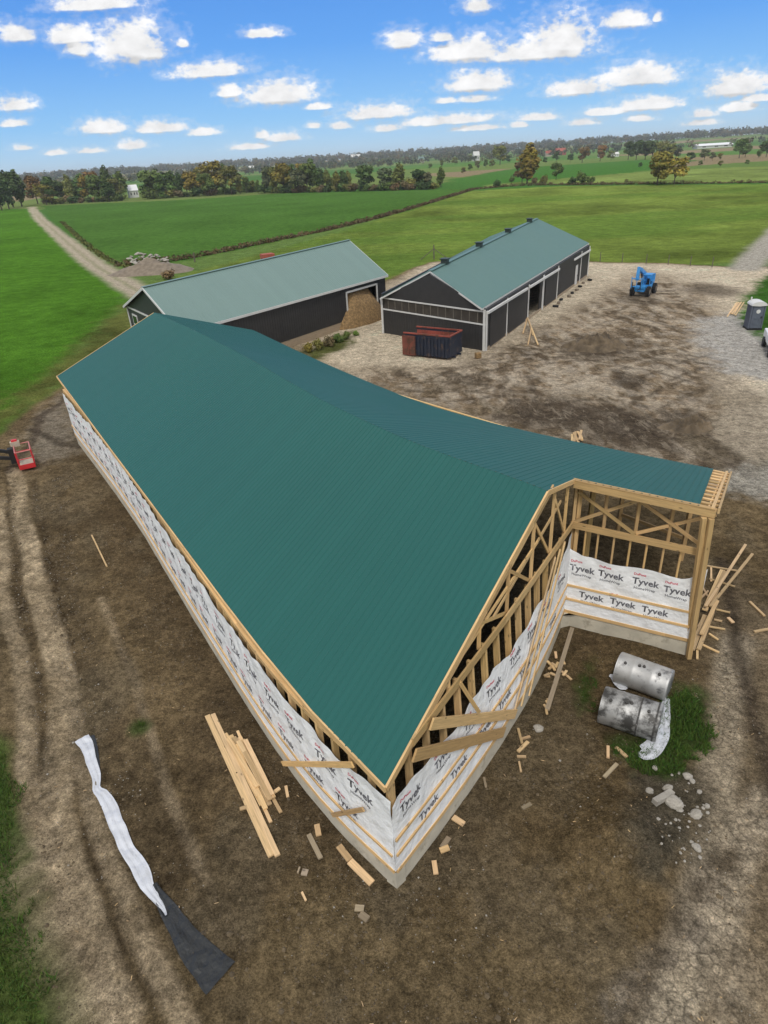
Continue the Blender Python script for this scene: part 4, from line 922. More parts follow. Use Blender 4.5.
def toilet():
    p = put(752, 328.5); t = empty('portable_toilet', p, 'grey blue portable toilet with domed white roof beside the grass verge', 'portable toilet', rz=math.radians(-10))
    def kid(mb, name, m, par=None, bev=0.0): o = mb.build(name, m, bevel=bev); o.parent = par or t; return o
    mb = MB(); mb.box((0, 0, .08), (1.2, 1.25, .16)); kid(mb, 'base', M_BLACK)
    mb = MB(); mb.box((0, .05, 1.12), (1.12, 1.1, 1.95))
    for x in (-.53, .53): mb.box((x, -.52, 1.12), (.1, .1, 1.95))
    for k in range(4): mb.box((.57, -.3 + .25 * k, 1.12), (.04, .06, 1.8)); mb.box((-.57, -.3 + .25 * k, 1.12), (.04, .06, 1.8))
    kid(mb, 'body', M_TOIL)
    mb = MB(); mb.box((0, -.53, 1.08), (.86, .06, 1.8))
    for z in (.45, .95): mb.box((0, -.57, z + .05), (.5, .03, .06)); mb.box((-.24, -.57, z - .15), (.05, .03, .42)); mb.box((.24, -.57, z - .15), (.05, .03, .42))
    d = kid(mb, 'door', M_TOIL); mb = MB(); mb.cyl((.02, -.585, 1.6), (.02, -.56, 1.6), .17, n=20); kid(mb, 'notice', M_WHITE, d)
    mb = MB(); mb.box((.34, -.59, 1.1), (.1, .05, .16)); kid(mb, 'handle', M_BLACK, d)
    mb = MB(); n = 9
    for i in range(n):
        a, b = math.pi * i / n, math.pi * (i + 1) / n
        pa, pb = (-.64 * math.cos(a), 2.1 + .34 * math.sin(a)), (-.64 * math.cos(b), 2.1 + .34 * math.sin(b))
        mb.face([(pa[0], -.66, pa[1]), (pb[0], -.66, pb[1]), (pb[0], .66, pb[1]), (pa[0], .66, pa[1])])
        mb.face([(pa[0], -.66, pa[1]), (0, -.66, 2.05), (pb[0], -.66, pb[1])]); mb.face([(pa[0], .66, pa[1]), (pb[0], .66, pb[1]), (0, .66, 2.05)])
    mb.face([(-.64, -.66, 2.1), (-.64, .66, 2.1), (.64, .66, 2.1), (.64, -.66, 2.1)]); kid(mb, 'roof', M_WHITE)
    mb = MB(); mb.cyl((-.4, .45, 2.2), (-.4, .45, 2.65), .06, n=10); kid(mb, 'vent_pipe', M_WHITE)
toilet()

def pickup():
    p = put(779, 352); t = empty('pickup_truck', p, 'white pickup truck with black bumper at the yard edge by the toilet', 'truck', rz=math.radians(-112))
    def kid(mb, name, m, par=None, bev=.03): o = mb.build(name, m, bevel=bev); o.parent = par or t; return o
    mb = MB(); mb.box((1.7, 0, .95), (1.6, 1.85, .55)); mb.box((0, 0, .85), (2.2, 1.85, .6))
    for y in (-.88, .88): mb.box((-1.75, y, .95), (1.7, .1, .6))
    mb.box((-2.58, 0, .95), (.08, 1.8, .6)); mb.box((-1.75, 0, .68), (1.7, 1.7, .06)); kid(mb, 'body', M_CAR)
    mb = MB(); mb.hexa([(-.95, -.85, 1.15), (-.95, .85, 1.15), (-.75, .7, 1.78), (-.75, -.7, 1.78), (1.0, -.85, 1.15), (1.0, .85, 1.15), (.35, .7, 1.78), (.35, -.7, 1.78)], off=0); cab = kid(mb, 'cab', M_CAR)
    mb = MB(); mb.hexa([(1.0, -.72, 1.2), (1.0, .72, 1.2), (.42, .62, 1.74), (.42, -.62, 1.74), (1.03, -.72, 1.2), (1.03, .72, 1.2), (.46, .62, 1.745), (.46, -.62, 1.745)], off=0); kid(mb, 'windscreen', M_GLASS, cab, 0)
    mb = MB(); mb.box((2.53, 0, .62), (.16, 1.9, .3)); mb.box((2.5, 0, .95), (.08, 1.3, .35)); kid(mb, 'bumper', M_BLACK)
    for y in (-.75, .75): mb = MB(); mb.box((2.52, y, 1.0), (.06, .32, .22)); kid(mb, 'headlight', M_WHITE)
    for x in (-1.7, 1.65):
        for y in (-.9, .9): mb = MB(); mb.cyl((x, y - .12, .39), (x, y + .12, .39), .39, n=20); kid(mb, 'wheel', M_BLACK, bev=0)
pickup()

# ------------------------------------------------------------------ steel tanks
M_GALV2 = mat('sooted_galvanised_steel', (.42, .42, .41), .55, .25, 1.6, .15, 6, metal=.55, stain=(.07, .068, .064), stain_amt=.62)
def tank(pa, pb, rad, z, label, strap):
    a = at(*pa, z); b = at(*pb, z); c = (a + b) / 2; g = gz(c.x, c.y)
    t = empty('steel_tank', (c.x, c.y, g), label, 'tank')
    off_ = g + rad - .06; a.z = b.z = off_ if z < 1 else z
    d = (b - a).normalized(); mb = MB(); n = 40; Ln_ = (b - a).length
    side = d.cross(Vector((0, 0, 1))).normalized(); up = side.cross(d)
    xs = [0, .02, .05, .3, .32, .34, .66, .68, .7, .95, .98, 1]; rr = [.985, 1, 1, 1, 1.015, 1, 1, 1.015, 1, 1, 1, .985]
    rows = []
    for x, q in zip(xs, rr):
        row = []
        for k in range(n):
            an = 2 * math.pi * k / n; p = a + d * Ln_ * x + (side * math.cos(an) + up * math.sin(an)) * rad * q; row.append(len(mb.v)); mb.v.append(tuple(p))
        rows.append(row)
    for i in range(len(rows) - 1):
        for k in range(n):
            q = (k + 1) % n; mb.f.append((rows[i][k], rows[i][q], rows[i + 1][q], rows[i + 1][k])); mb.uv.append([(0, 0)] * 4); mb.t.append((1, 1, 1)); mb.m.append(0)
    for row, x in ((rows[0], .01), (rows[-1], .99)):
        cidx = len(mb.v); mb.v.append(tuple(a + d * Ln_ * (x + (.03 if x < .5 else -.03))))
        for k in range(n): mb.f.append((row[k], row[(k + 1) % n], cidx)); mb.uv.append([(0, 0)] * 3); mb.t.append((1, 1, 1)); mb.m.append(0)
    mb.build('shell', M_GALV2 if strap else M_GALV, t, smooth=True)
    for x, w in strap:
        mb = MB()
        for k in range(n):
            a0, a1 = 2 * math.pi * k / n, 2 * math.pi * (k + 1) / n
            f = lambda an, r, xx: a + d * (Ln_ * xx) + (side * math.cos(an) + up * math.sin(an)) * rad * r
            mb.hexa([f(a0, 1.0, x), f(a0, 1.03, x), f(a0, 1.03, x + w), f(a0, 1.0, x + w), f(a1, 1.0, x), f(a1, 1.03, x), f(a1, 1.03, x + w), f(a1, 1.0, x + w)], off=0)
        mb.build('strap', M_SOOT, t)
    top = lambda x, an: a + d * (Ln_ * x) + (side * math.cos(an) + up * math.sin(an)) * rad
    for x, an in ((.16, 1.1), (.42, 1.25), (.5, 1.3), (.8, 1.15)):
        p = top(x, an); nrm = (p - (a + d * (Ln_ * x))).normalized(); mb = MB(); mb.cyl(p, p + nrm * .05, .05, .04, n=10); mb.build('fitting', M_SOOT, t)
    return t
tank((618, 666), (670, 685), .50, .46, 'clean grey steel tank lying nearest the open barn bay', ())
tank((602, 704), (660, 723), .55, .48, 'soot blackened steel tank with black straps beside the weeds', ((.64, .03), (.92, .03)))

# ------------------------------------------------------------------ sheets on the ground
def ribbon(name, pts, m, label, cat, amp=.06, seed=0, n=60, nw=9, lift=.03):
    """crumpled sheet along a list of (px, py, width in metres)"""
    ps = [Vector((at(x, y).x, at(x, y).y, w)) for x, y, w in pts]; cur = Curve(ps, 1); mb = MB(); ids = []
    for i in range(n + 1):
        p = cur(i / n); q = (cur(min(1, i / n + .01)) - cur(max(0, i / n - .01))); q = Vector((q.x, q.y, 0)).normalized(); sd = Vector((q.y, -q.x, 0)); row = []
        for j in range(nw + 1):
            u = j / nw - .5; x, y = p.x + sd.x * u * p.z, p.y + sd.y * u * p.z
            e = (float(fbm(np.array([x * 1.7]), np.array([y * 1.7]), seed + 5, 2)[0]) - .5) * .10
            x += sd.x * e; y += sd.y * e
            z = gz(x, y) + lift + amp * abs(float(fbm(np.array([x * 2.2]), np.array([y * 2.2]), seed, 2)[0]) - .45) * 1.6 + amp * .3 * math.sin(u * 7 + i * .12) ** 2
            row.append(len(mb.v)); mb.v.append((x, y, z))
        ids.append(row)
    for i in range(n):
        for j in range(nw): mb.f.append((ids[i][j], ids[i][j + 1], ids[i + 1][j + 1], ids[i + 1][j])); mb.uv.append([(0, 0)] * 4); mb.t.append((1, 1, 1)); mb.m.append(0)
    fix_up(mb); o = mb.build(name, m, origin=put(pts[len(pts) // 2][0], pts[len(pts) // 2][1])); sm = o.modifiers.new('thickness', 'SOLIDIFY'); sm.thickness = .004
    return tag(o, label, cat)
ribbon('wrap_strip', [(82, 738, .42), (87, 748, .36), (92, 763, .30), (97, 781, .22), (96, 790, .20), (104, 797, .36), (112, 812, .36), (118, 826, .34), (129, 851, .36), (143, 876, .34), (156, 899, .20), (166, 917, .04)], M_PLASTW, 'crumpled white house wrap strip lying along the muddy tyre lanes', 'plastic sheet', .05, 3)
ribbon('plastic_sheet', [(154, 885, .10), (163, 903, .30), (178, 927, .48), (196, 953, .60), (208, 966, .68), (221, 979, .74)], M_PLASTB, 'black plastic sheet fanned out below the white wrap strip', 'plastic sheet', .05, 9, lift=.014)
ribbon('plastic_edging', [(92, 735, .16), (92, 745, .30), (94, 760, .30), (96, 775, .24), (100, 786, .12)], M_PLASTB, 'short black plastic piece tucked under the white strip head', 'plastic sheet', .02, 14, lift=.006)
ribbon('wrap_scrap', [(666, 700, .18), (665, 715, .34), (662, 733, .42), (655, 747, .50), (645, 756, .55), (640, 752, .20)], M_PLASTW, 'white wrap sheet trailing from the sooty tank onto the weeds', 'plastic sheet', .10, 21, lift=.05)
ribbon('wrap_scrap', [(609, 678, .12), (614, 680, .28), (620, 688, .34), (626, 692, .10)], M_PLASTW, 'small white wrap scrap caught between the two tanks', 'plastic sheet', .1, 25, lift=.1)

# ------------------------------------------------------------------ timber lying about
def board(a, b, w, h, label, group, dz=0.0, m=M_WOOD2, name='board', za=None, zb=None, cat='board'):
    A = put(*a); B = put(*b); lo = max(A.z, B.z); A.z += h / 2 + dz + .012 if za is None else za; B.z += h / 2 + dz + .012 if zb is None else zb
    mb = MB(); mb.bar(A, B, w, h); o = mb.build(name, m, origin=(A + B) / 2); return tag(o, label, cat, group)
rs = random.Random(12)
G1 = 'boards in the pile beside the long wall'
board((207.5, 716), (271.5, 857), .16, .05, 'longest outer plank of the pile beside the long wall', None, 0); board((213, 714.5), (278, 857), .14, .05, 'second longest plank lying against the outermost plank', None, .012)
core = [(228, 738, 262, 806), (231, 736, 265, 808), (234, 738, 268, 803), (237, 740, 270, 806), (240, 739, 272, 801), (243, 742, 274, 800), (232, 744, 259, 798), (236, 747, 266, 811), (241, 746, 271, 803), (239, 744, 269, 800), (229, 741, 258, 790), (246, 743, 273, 798)]
for k, (x0, y0, x1, y1) in enumerate(core):
    board((x0, y0), (x1, y1), .13, .042, 'short sawn board stacked on the inner side of the lumber pile', G1, .044 * (k // 4))
board((264, 808), (271, 823), .09, .04, 'stub end jutting below the lumber pile', None, 0); board((272, 797), (281, 813), .09, .04, 'stub board jutting from the pile towards the wall', None, 0); board((270, 796), (280, 789), .1, .04, 'crosswise offcut at the lumber pile edge', None, .0)
board((226, 734), (231, 742), .08, .04, 'short end sticking out of the lumber pile top', None, .0); board((238, 733), (242, 742), .08, .04, 'pale stick at the head of the short boards', None, .05)
board((240, 810), (247, 808), .1, .04, 'bearer block under the long planks', None, 0)
# heap by the corner post of the open bay
G2 = 'boards in the heap by the corner post'
for k, (a, b, w) in enumerate((((692, 651), (705, 616), .16), ((698, 652), (712, 614), .14), ((704, 613), (722, 573), .18), ((709, 610), (724, 575), .14), ((700, 640), (716, 606), .13))):
    board(a, b, w, .05, 'thick plank in the leaning heap by the corner post', G2, .03 + .05 * k)
board((704, 613), (744, 551), .10, .05, 'long slender board crossing the heap towards the track', None, .3); board((709, 612), (751, 560), .10, .05, 'longest slender board fanning out furthest from the heap', None, .26)
for a, b in (((709, 580), (735, 587)), ((708, 627), (725, 629.5)), ((716, 610), (730, 613.5)), ((702, 645), (719, 653)), ((709, 634), (718, 640)), ((705, 566), (737, 572)), ((711, 568), (711, 582)), ((697, 652), (697, 660)), ((702, 588), (710, 602)), ((700, 600), (708, 592)), ((703, 618), (698, 628)), ((714, 620), (722, 622))):
    board(a, b, .07, .04, 'thin offcut strewn under the heap by the corner post', 'offcuts round the corner post heap', rs.random() * .04)
board((749.5, 602), (764, 617), .09, .05, 'lone board lying on the track, slanting away from the heap', None); board((754, 632), (775, 629), .09, .05, 'lone board cut by the picture edge on the track', None); board((728, 618), (733, 623), .12, .05, 'small block between the heap and the track', None)
board((92, 536), (107, 567), .06, .04, 'single thin pole lying in the mud by the long wall', None)
board((572, 630), (547, 712), .14, .05, 'long plank lying in the nook below the inner corner', None, .05, M_WOODOLD)
for k in range(14):
    x, y = 549 + rs.random() * 18, 660 + rs.random() * 18; a = rs.uniform(0, 6.3); board((x, y), (x + 6 * math.cos(a), y + 6 * math.sin(a)), .08, .04, 'stubby offcut in the small heap across the long plank', 'offcuts heaped on the nook plank', rs.random() * .12)
for k in range(5):
    x, y = 543 + rs.random() * 6, 700 + rs.random() * 12; a = rs.uniform(.6, 2.2); board((x, y), (x + 5 * math.cos(a), y + 5 * math.sin(a)), .07, .04, 'splintered piece at the lower end of the nook plank', 'splinters at the nook plank end', .05)
scr = [((309, 836), (321, 860), .12), ((317, 826), (319, 837), .14), ((302, 873), (308, 874), .15), ((339, 847), (350, 861), .16), ((350, 862), (372, 883), .18), ((355, 908), (364, 909), .14), ((360, 914), (368, 920), .16), ((286, 787), (288, 798), .08),
       ((453, 818), (464, 825), .15), ((442, 848), (449, 838), .13), ((440, 851), (449, 848), .14), ((434, 861), (436, 874), .12), ((518, 752), (528, 742), .10), ((520, 740), (530, 737), .07), ((517, 757), (526, 757), .07), ((522, 809), (531, 804), .10), ((484, 778), (486, 788), .06), ((519, 762), (521, 772), .05), ((608, 746), (608, 758), .08), ((616, 747), (627, 757), .1), ((604, 778), (617, 764), .1), ((298, 874), (300, 868), .04), ((302, 893), (306, 901), .05), ((518, 729), (522, 744), .07)]
where = ['under the long wall sill', 'upright beside the lumber pile', 'square, out in the mud', 'nearer the lumber pile', 'nearest the building corner', 'upper of the corner pair', 'lower of the corner pair', 'thin, at the lumber pile foot', 'pale, nearest the gable footing', 'upper of two below the gable', 'lower of two below the gable', 'wedge shaped, right of the corner', 'bright, in the gable cluster', 'narrow, topmost in the gable cluster', 'narrow, bottom of the gable cluster', 'alone, farthest from the gable', 'sliver by the gable footing', 'sliver under the gable cluster', 'thin, standing in the weeds edge', 'splintered, below the sooty tank', 'forked, above the rubble', 'sliver beside the small square block', 'sliver in the dark mud', 'upright sliver above the gable cluster']
for (a, b, w), q in zip(scr, where):
    board(a, b, w, .045, 'wood offcut, ' + q, 'wood offcuts round the building', 0, M_WOOD2 if rs.random() < .7 else M_WOODOLD, 'wood_offcut', cat='wood offcut')
for k in range(6):
    x = 572 + k * 1.8; board((x, 433 + rs.random() * 3), (x + rs.uniform(-4, 5), 441 + rs.random() * 2), .14, .06, 'pale board in the small bundle beyond the green roof', 'boards bundled beyond the roof', .04 * k)
for k in range(6):
    board((727 + k * 1.6 + rs.uniform(-1, 1), 317 - rs.random() * 3), (736 + k * 1.5 + rs.uniform(-2, 1), 301 + rs.random() * 3), .11, .05, 'pale board in the bundle beside the portable toilet', 'boards bundled by the toilet', .03 * k)
for a, b, za, zb in (((523, 334), (527, 328), .05, .95), ((533, 336), (527, 328), .05, .95), ((528, 345), (531, 337), .05, .8), ((538, 345), (531, 337), .05, .8), ((527, 328), (531, 337), .95, .8)):
    board(a, b, .12, .08, 'yellow timber prop standing by the shed doorway', 'timber props by the shed doorway', 0, M_WOOD2, 'timber_prop', za, zb, 'prop')
for k in range(9):
    s = sx(545 + k * 4.5, 312 - k * 3.5); p = wR.pos(s, 0, .7 + rs.random() * .5); mb = MB(); z = gz(p.x, p.y); mb.box((p.x, p.y, z + .12), (.5 * rs.uniform(.6, 1.3), .3, .22), rs.random() * 3)
    tag(mb.build('block', M_SOIL if k % 2 else M_BLACK, origin=(p.x, p.y, z), bevel=.02), 'dark block lying along the shed wall foot' if k % 2 == 0 else 'brown clod lying along the shed wall foot', 'block', 'blocks along the shed wall')
p = put(478, 358); mb = MB(); mb.box(p + Vector((0, 0, .25)), (.5, .4, .5), .4); tag(mb.build('feed_sack', M_HAY, origin=p, bevel=.08), 'yellow sack standing at the shed corner by the dumpster', 'sack')

# ------------------------------------------------------------------ stones
def stone_mesh(seed, n=10):
    r = random.Random(seed); mb = MB(); ids = []; st = (r.uniform(.7, 1.3), r.uniform(.7, 1.3), r.uniform(.45, .8))
    for j in range(n + 1):
        th = math.pi * j / n; row = []
        for i in range(n * 2):
            ph = math.pi * i / n; x, y, z = math.sin(th) * math.cos(ph), math.sin(th) * math.sin(ph), math.cos(th)
            k = .65 + .7 * float(fbm(np.array([x * 1.2 + z * .7 + seed * 3]), np.array([y * 1.2 - z * .5]), seed, 3)[0])
            row.append(len(mb.v)); mb.v.append((x * k * st[0] * .5, y * k * st[1] * .5, z * k * st[2] * .5))
        ids.append(row)
    for j in range(n):
        for i in range(n * 2):
            q = (i + 1) % (n * 2); mb.f.append((ids[j][i], ids[j + 1][i], ids[j + 1][q], ids[j][q])); mb.uv.append([(0, 0)] * 4); mb.t.append((1, 1, 1)); mb.m.append(0)
    o = mb.build('rubble_stone', M_STONE); me = o.data; bpy.data.objects.remove(o); return me
STONES = [stone_mesh(s) for s in range(1, 7)]
def stone(px, py, size, label, group=None, flat=1.0, name='rubble_stone'):
    p = put(px, py); o = bpy.data.objects.new(name, rs.choice(STONES)); COL.objects.link(o); o.location = p + Vector((0, 0, size * .12)); size *= .78; o.scale = (size, size * rs.uniform(.7, 1), size * flat); o.rotation_euler = (rs.uniform(-.3, .3), rs.uniform(-.3, .3), rs.uniform(0, 6.3))
    return tag(o, label, 'stone', group)
for x, y, s_, l in ((649, 794, .32, 'pale slab at the upper rim of the rubble patch'), (673, 806, .52, 'largest pale stone in the rubble patch'), (667, 790, .3, 'pale stone touching the broken concrete post'), (679, 812, .2, 'small stone tucked under the largest stone'), (687, 777, .28, 'oblong stone at the top of the rubble patch'), (692, 782, .2, 'small stone beside the oblong stone'), (695, 816, .34, 'grey diamond shaped stone in the rubble patch'), (707, 807, .22, 'round stone near the track edge'), (655, 768, .24, 'flat stone on the weed patch rim'), (538, 729, .34, 'lone pale lump below the gable cluster'), (699, 793, .2, 'upright shard in the rubble patch'), (696, 852, .26, 'white lump low in the rubble patch'), (636, 735, .16, 'white stone near the white wrap sheet'), (560, 760, .12, 'tiny stone alone in the nook mud')):
    stone(x, y, s_, l)
board((653, 809), (671, 796), .16, .14, 'broken concrete post lying in the rubble patch', None, 0, M_STONE, 'concrete_post', cat='concrete post')
for k in range(48):
    a, r_ = rs.random() * 6.3, rs.random() ** .6; stone(680 + 32 * r_ * math.cos(a), 825 + 52 * r_ * math.sin(a), rs.uniform(.04, .11), 'white chip of rubble scattered by the track', 'rubble chips by the track', name='rubble_chip')
M_DARKSOIL = mat('dark_piled_soil', (.115, .086, .054), .97, .55, 1.4, .8, 4, bdist=.15)
for (hx, hy), l_ in (((598, 347), 'dark churned soil mound in the yard right of the shed'), ((690, 426), 'low dark soil mound by the pale damp patch')):
    q = put(hx, hy); heap('soil_mound', (q.x, q.y, q.z - .08), 3.0 if hx < 650 else 1.7, 2.2 if hx < 650 else 1.2, 1.0 if hx < 650 else .6, M_DARKSOIL, l_, 'soil mound', hx, 34, .95, 0, 1.1, 5.0)
c = put(152, 272); heap('spoil_heap', (c.x, c.y, c.z - .1), 7.5, 4.5, 1.9, M_SOIL, 'low brown soil heap under broken slabs beside the lane', 'soil heap', 31)
for k in range(60):
    a = rs.random() * 6.3; r_ = rs.random() ** .5; x = 150 + 21 * r_ * math.cos(a); y = 266 + 7 * r_ * math.sin(a); o = stone(x, y, rs.uniform(.5, 1.4), 'broken pale slab on the heap beside the lane', 'slabs on the heap beside the lane', .6, 'concrete_chunk'); o.location.z += rs.uniform(.3, 1.3)
def gravel(name, region, n, lo, hi, m):
    """loose little stones strewn over a region, one mesh"""
    P = wpoly(region); x0, y0 = P.min(0); x1, y1 = P.max(0); rg = np.random.default_rng(5); X = rg.uniform(x0, x1, n * 3); Y = rg.uniform(y0, y1, n * 3)
    ok = (sdist(X, Y, P) > 0) & (fbm(X * .8, Y * .8, 140, 3) > .46); X, Y = X[ok][:n], Y[ok][:n]; Z = ground_z(X, Y); mb = MB()
    for x, y, z in zip(X, Y, Z):
        s_ = rg.uniform(lo, hi) * (1 if rg.random() < .93 else 2); a = rg.uniform(0, 3); k = rg.uniform(.5, 1.1); t = (k, k, k)
        c_, s2 = math.cos(a) * s_, math.sin(a) * s_; i = len(mb.v)
        mb.v += [(x + c_, y + s2, z - .01), (x - s2, y + c_, z - .01), (x - c_, y - s2, z - .01), (x + s2, y - c_, z - .01), (x, y, z + s_ * .8)]
        for q in range(4): mb.f.append((i + q, i + (q + 1) % 4, i + 4)); mb.uv.append([(0, 0)] * 3); mb.t.append(t); mb.m.append(0)
    o = mb.build(name, m); tag(o, kind='stuff'); return o
def litter(name, region, n, m, seed):
    P = wpoly(region); x0, y0 = P.min(0); x1, y1 = P.max(0); rg = np.random.default_rng(seed); X = rg.uniform(x0, x1, n * 3); Y = rg.uniform(y0, y1, n * 3)
    ok = (sdist(X, Y, P) > 0) & (fbm(X * .6, Y * .6, seed, 3) > .44); X, Y = X[ok][:n], Y[ok][:n]; Z = ground_z(X, Y); mb = MB()
    for x, y, z in zip(X, Y, Z):
        a = rg.uniform(0, 6.3); l = rg.uniform(.015, .05); mb.bar((x - l * math.cos(a), y - l * math.sin(a), z + .012), (x + l * math.cos(a), y + l * math.sin(a), z + .016), .012, .008)
    tag(mb.build(name, m), kind='stuff')
DIRT = [(0, 480), (75, 450), (230, 690), (390, 900), (520, 740), (562, 640), (600, 680), (700, 670), (768, 600), (768, 1024), (60, 1024), (20, 800)]
litter('straw_litter', DIRT, 420, M_WOOD2, 61)
_sd = [0]
def clods(region, n, lo, hi):
    P = wpoly(region); x0, y0 = P.min(0); x1, y1 = P.max(0); rg = np.random.default_rng(77); X = rg.uniform(x0, x1, n * 3); Y = rg.uniform(y0, y1, n * 3)
    ok = (sdist(X, Y, P) > 0) & (fbm(X * .5, Y * .5, 150, 4) > .47); X, Y = X[ok][:n], Y[ok][:n]; Z = ground_z(X, Y); mb = MB()
    for x, y, z in zip(X, Y, Z):
        s_ = rg.uniform(lo, hi) * (1 if rg.random() < .92 else 1.8); a = rg.uniform(0, 3); i = len(mb.v); m_ = 5
        for q in range(m_): an = a + 2 * math.pi * q / m_; r_ = s_ * rg.uniform(.7, 1.2); mb.v.append((x + r_ * math.cos(an), y + r_ * math.sin(an), z - .015))
        mb.v.append((x + rg.normal() * s_ * .2, y + rg.normal() * s_ * .2, z + s_ * rg.uniform(.35, .75)))
        for q in range(m_): mb.f.append((i + q, i + (q + 1) % m_, i + m_)); mb.uv.append([(0, 0)] * 3); mb.t.append((1, 1, 1)); mb.m.append(0)
    tag(mb.build('soil_clods', M_CLOD), kind='stuff')
M_CLOD = mat('soil_clod', (.115, .086, .05), .98, .45, 2.5, .5, 30)
clods(DIRT, 14000, .018, .05)
gravel('gravel', [(0, 480), (75, 450), (230, 690), (390, 900), (520, 740), (570, 640), (700, 670), (768, 640), (768, 1024), (60, 1024), (20, 800)], 6000, .008, .022, M_STONE)

# ------------------------------------------------------------------ plants
def leaf_cloud(mb, blobs, n, size, seed, flat=.0):
    r = random.Random(seed); tot = sum(b[3] * b[4] * b[5] for b in blobs)
    for b in blobs:
        cx, cy, cz, rx, ry, rz = b; k = max(6, int(n * rx * ry * rz / tot)); base = r.uniform(.72, 1.22)
        for _ in range(k):
            while True:
                x, y, z = r.uniform(-1, 1), r.uniform(-1, 1), r.uniform(-1, 1); d = x * x + y * y + z * z
                if d < 1 and r.random() < .25 + .75 * d: break
            p = Vector((cx + x * rx, cy + y * ry, cz + z * rz)); s = size * r.uniform(.6, 1.35)
            nrm = (Vector((x, y, z + .35)).normalized() + Vector((r.uniform(-1, 1), r.uniform(-1, 1), r.uniform(-1, 1))) * .7).normalized()
            u = nrm.orthogonal().normalized(); v = nrm.cross(u); a = r.uniform(0, 6.3); u, v = u * math.cos(a) + v * math.sin(a), v * math.cos(a) - u * math.sin(a)
            t = base * r.uniform(.7, 1.3); i = len(mb.v)
            mb.v += [tuple(p - u * s), tuple(p + v * s * .6), tuple(p + u * s), tuple(p - v * s * .6)]
            mb.f.append((i, i + 1, i + 2, i + 3)); mb.uv.append([(0, 0)] * 4); mb.t.append((t * r.uniform(.92, 1.1), t, t * r.uniform(.85, 1.1))); mb.m.append(0)
def crown_mesh(seed, kind):
    r = random.Random(seed); bl = []
    if kind == 'round':
        for k in range(13):
            a = r.uniform(0, 6.3); q = r.random(); rad = .20 * math.sqrt(r.random()) * (1.25 - .7 * abs(q - .4)); bl.append((rad * math.cos(a) * 1.1, rad * math.sin(a) * 1.1, .30 + .56 * q, r.uniform(.10, .17), r.uniform(.10, .17), r.uniform(.09, .15)))
    elif kind == 'tall':
        for k in range(13):
            q = k / 12; rad = .10 * r.random(); a = r.uniform(0, 6.3); w = .06 + .11 * math.sin(math.pi * min(1, q * .85 + .12)); bl.append((rad * math.cos(a), rad * math.sin(a), .22 + .70 * q, w, w, .10))
    else:
        for k in range(9):
            a = r.uniform(0, 6.3); rad = .34 * r.random(); bl.append((rad * math.cos(a), rad * math.sin(a), r.uniform(.25, .62), r.uniform(.18, .3), r.uniform(.18, .3), r.uniform(.2, .34)))
    mb = MB(); leaf_cloud(mb, bl, 1100 if kind != 'bush' else 600, .042 if kind != 'bush' else .07, seed + 9)
    o = mb.build('crown', M_LEAF); me = o.data; bpy.data.objects.remove(o)
    mb = MB()
    if kind != 'bush':
        mb.cyl((0, 0, -.02), (0, 0, .35), .022, .015, 8)
        for b in bl[::2]: mb.cyl((0, 0, .22), (b[0], b[1], b[2]), .010, .004, 5, False)
    else:
        for b in bl[::3]: mb.cyl((0, 0, -.02), (b[0], b[1], b[2]), .014, .006, 5, False)
    o = mb.build('trunk', M_BARK); tr = o.data; bpy.data.objects.remove(o)
    return me, tr
TREES = {k: [crown_mesh(100 * i + j, k) for j in range(4)] for i, k in enumerate(('round', 'tall', 'bush'))}
LC = {'dark': (.040, .066, .022), 'mid': (.064, .098, .028), 'olive': (.105, .115, .034), 'yellow': (.22, .17, .035), 'gold': (.15, .125, .03), 'rust': (.13, .085, .034), 'grey': (.075, .088, .045), 'brown': (.115, .085, .045), 'lime': (.10, .16, .03)}
def tree(px, py, hpx, kind, colr, label, group=None, wide=1.0, name='tree', cat='tree', dz=0.0):
    p = put(px, py, dz); h = hpx / px_per_m(p); t = empty(name, p, label, cat, group, rs.uniform(0, 6.3)); cm, tm = rs.choice(TREES[kind]); k = rs.uniform(.85, 1.15); c = [q * 1.55 for q in LC[colr]]
    o = bpy.data.objects.new('crown' if kind != 'bush' else 'foliage', cm); COL.objects.link(o); o.parent = t; o.color = (c[0] * k * rs.uniform(.9, 1.15), c[1] * k, c[2] * k, 1); o.scale = (h * wide, h * wide, h)
    o = bpy.data.objects.new('trunk' if kind != 'bush' else 'stem', tm); COL.objects.link(o); o.parent = t; o.scale = (h, h, h); return t
def base_y(x): return float(np.interp(x, [0, 30, 120, 230, 268, 330, 445], [210, 205, 200.5, 194, 193, 191.5, 188.5]))
names = {'dark': 'dark green', 'mid': 'mid green', 'olive': 'olive green', 'gold': 'golden brown', 'rust': 'rusty orange', 'yellow': 'yellow', 'grey': 'grey green'}
def row(xs, hs, cols, dyr, label, group):
    for x in xs:
        c = rs.choice(cols); tree(x + rs.uniform(-1.5, 1.5), base_y(x) - rs.uniform(*dyr), rs.uniform(*hs), rs.choice(('round', 'round', 'tall')), c, '%s tree %s' % (names[c], label), group, rs.uniform(1.0, 1.45))
row([1, 8, 15, 22], (30, 37), ['dark', 'mid'], (-1, 1), 'left of the lane end in the far treeline', 'trees left of the lane end')
tree(38, 204, 27, 'round', 'rust', 'rusty orange tree beside the lane end', None, 1.2)
row(np.arange(46, 124, 6.3), (19, 26), ['dark', 'mid', 'dark', 'mid', 'olive', 'gold'], (-1, 2), 'in the treeline right of the lane', 'trees right of the lane')
tree(96, 201, 28, 'round', 'rust', 'tall autumn tinted tree rising over the treeline right of the lane', None, 1.2); tree(111, 199, 30, 'tall', 'dark', 'narrow dark tree topping the treeline near the white house', None, 1.2)
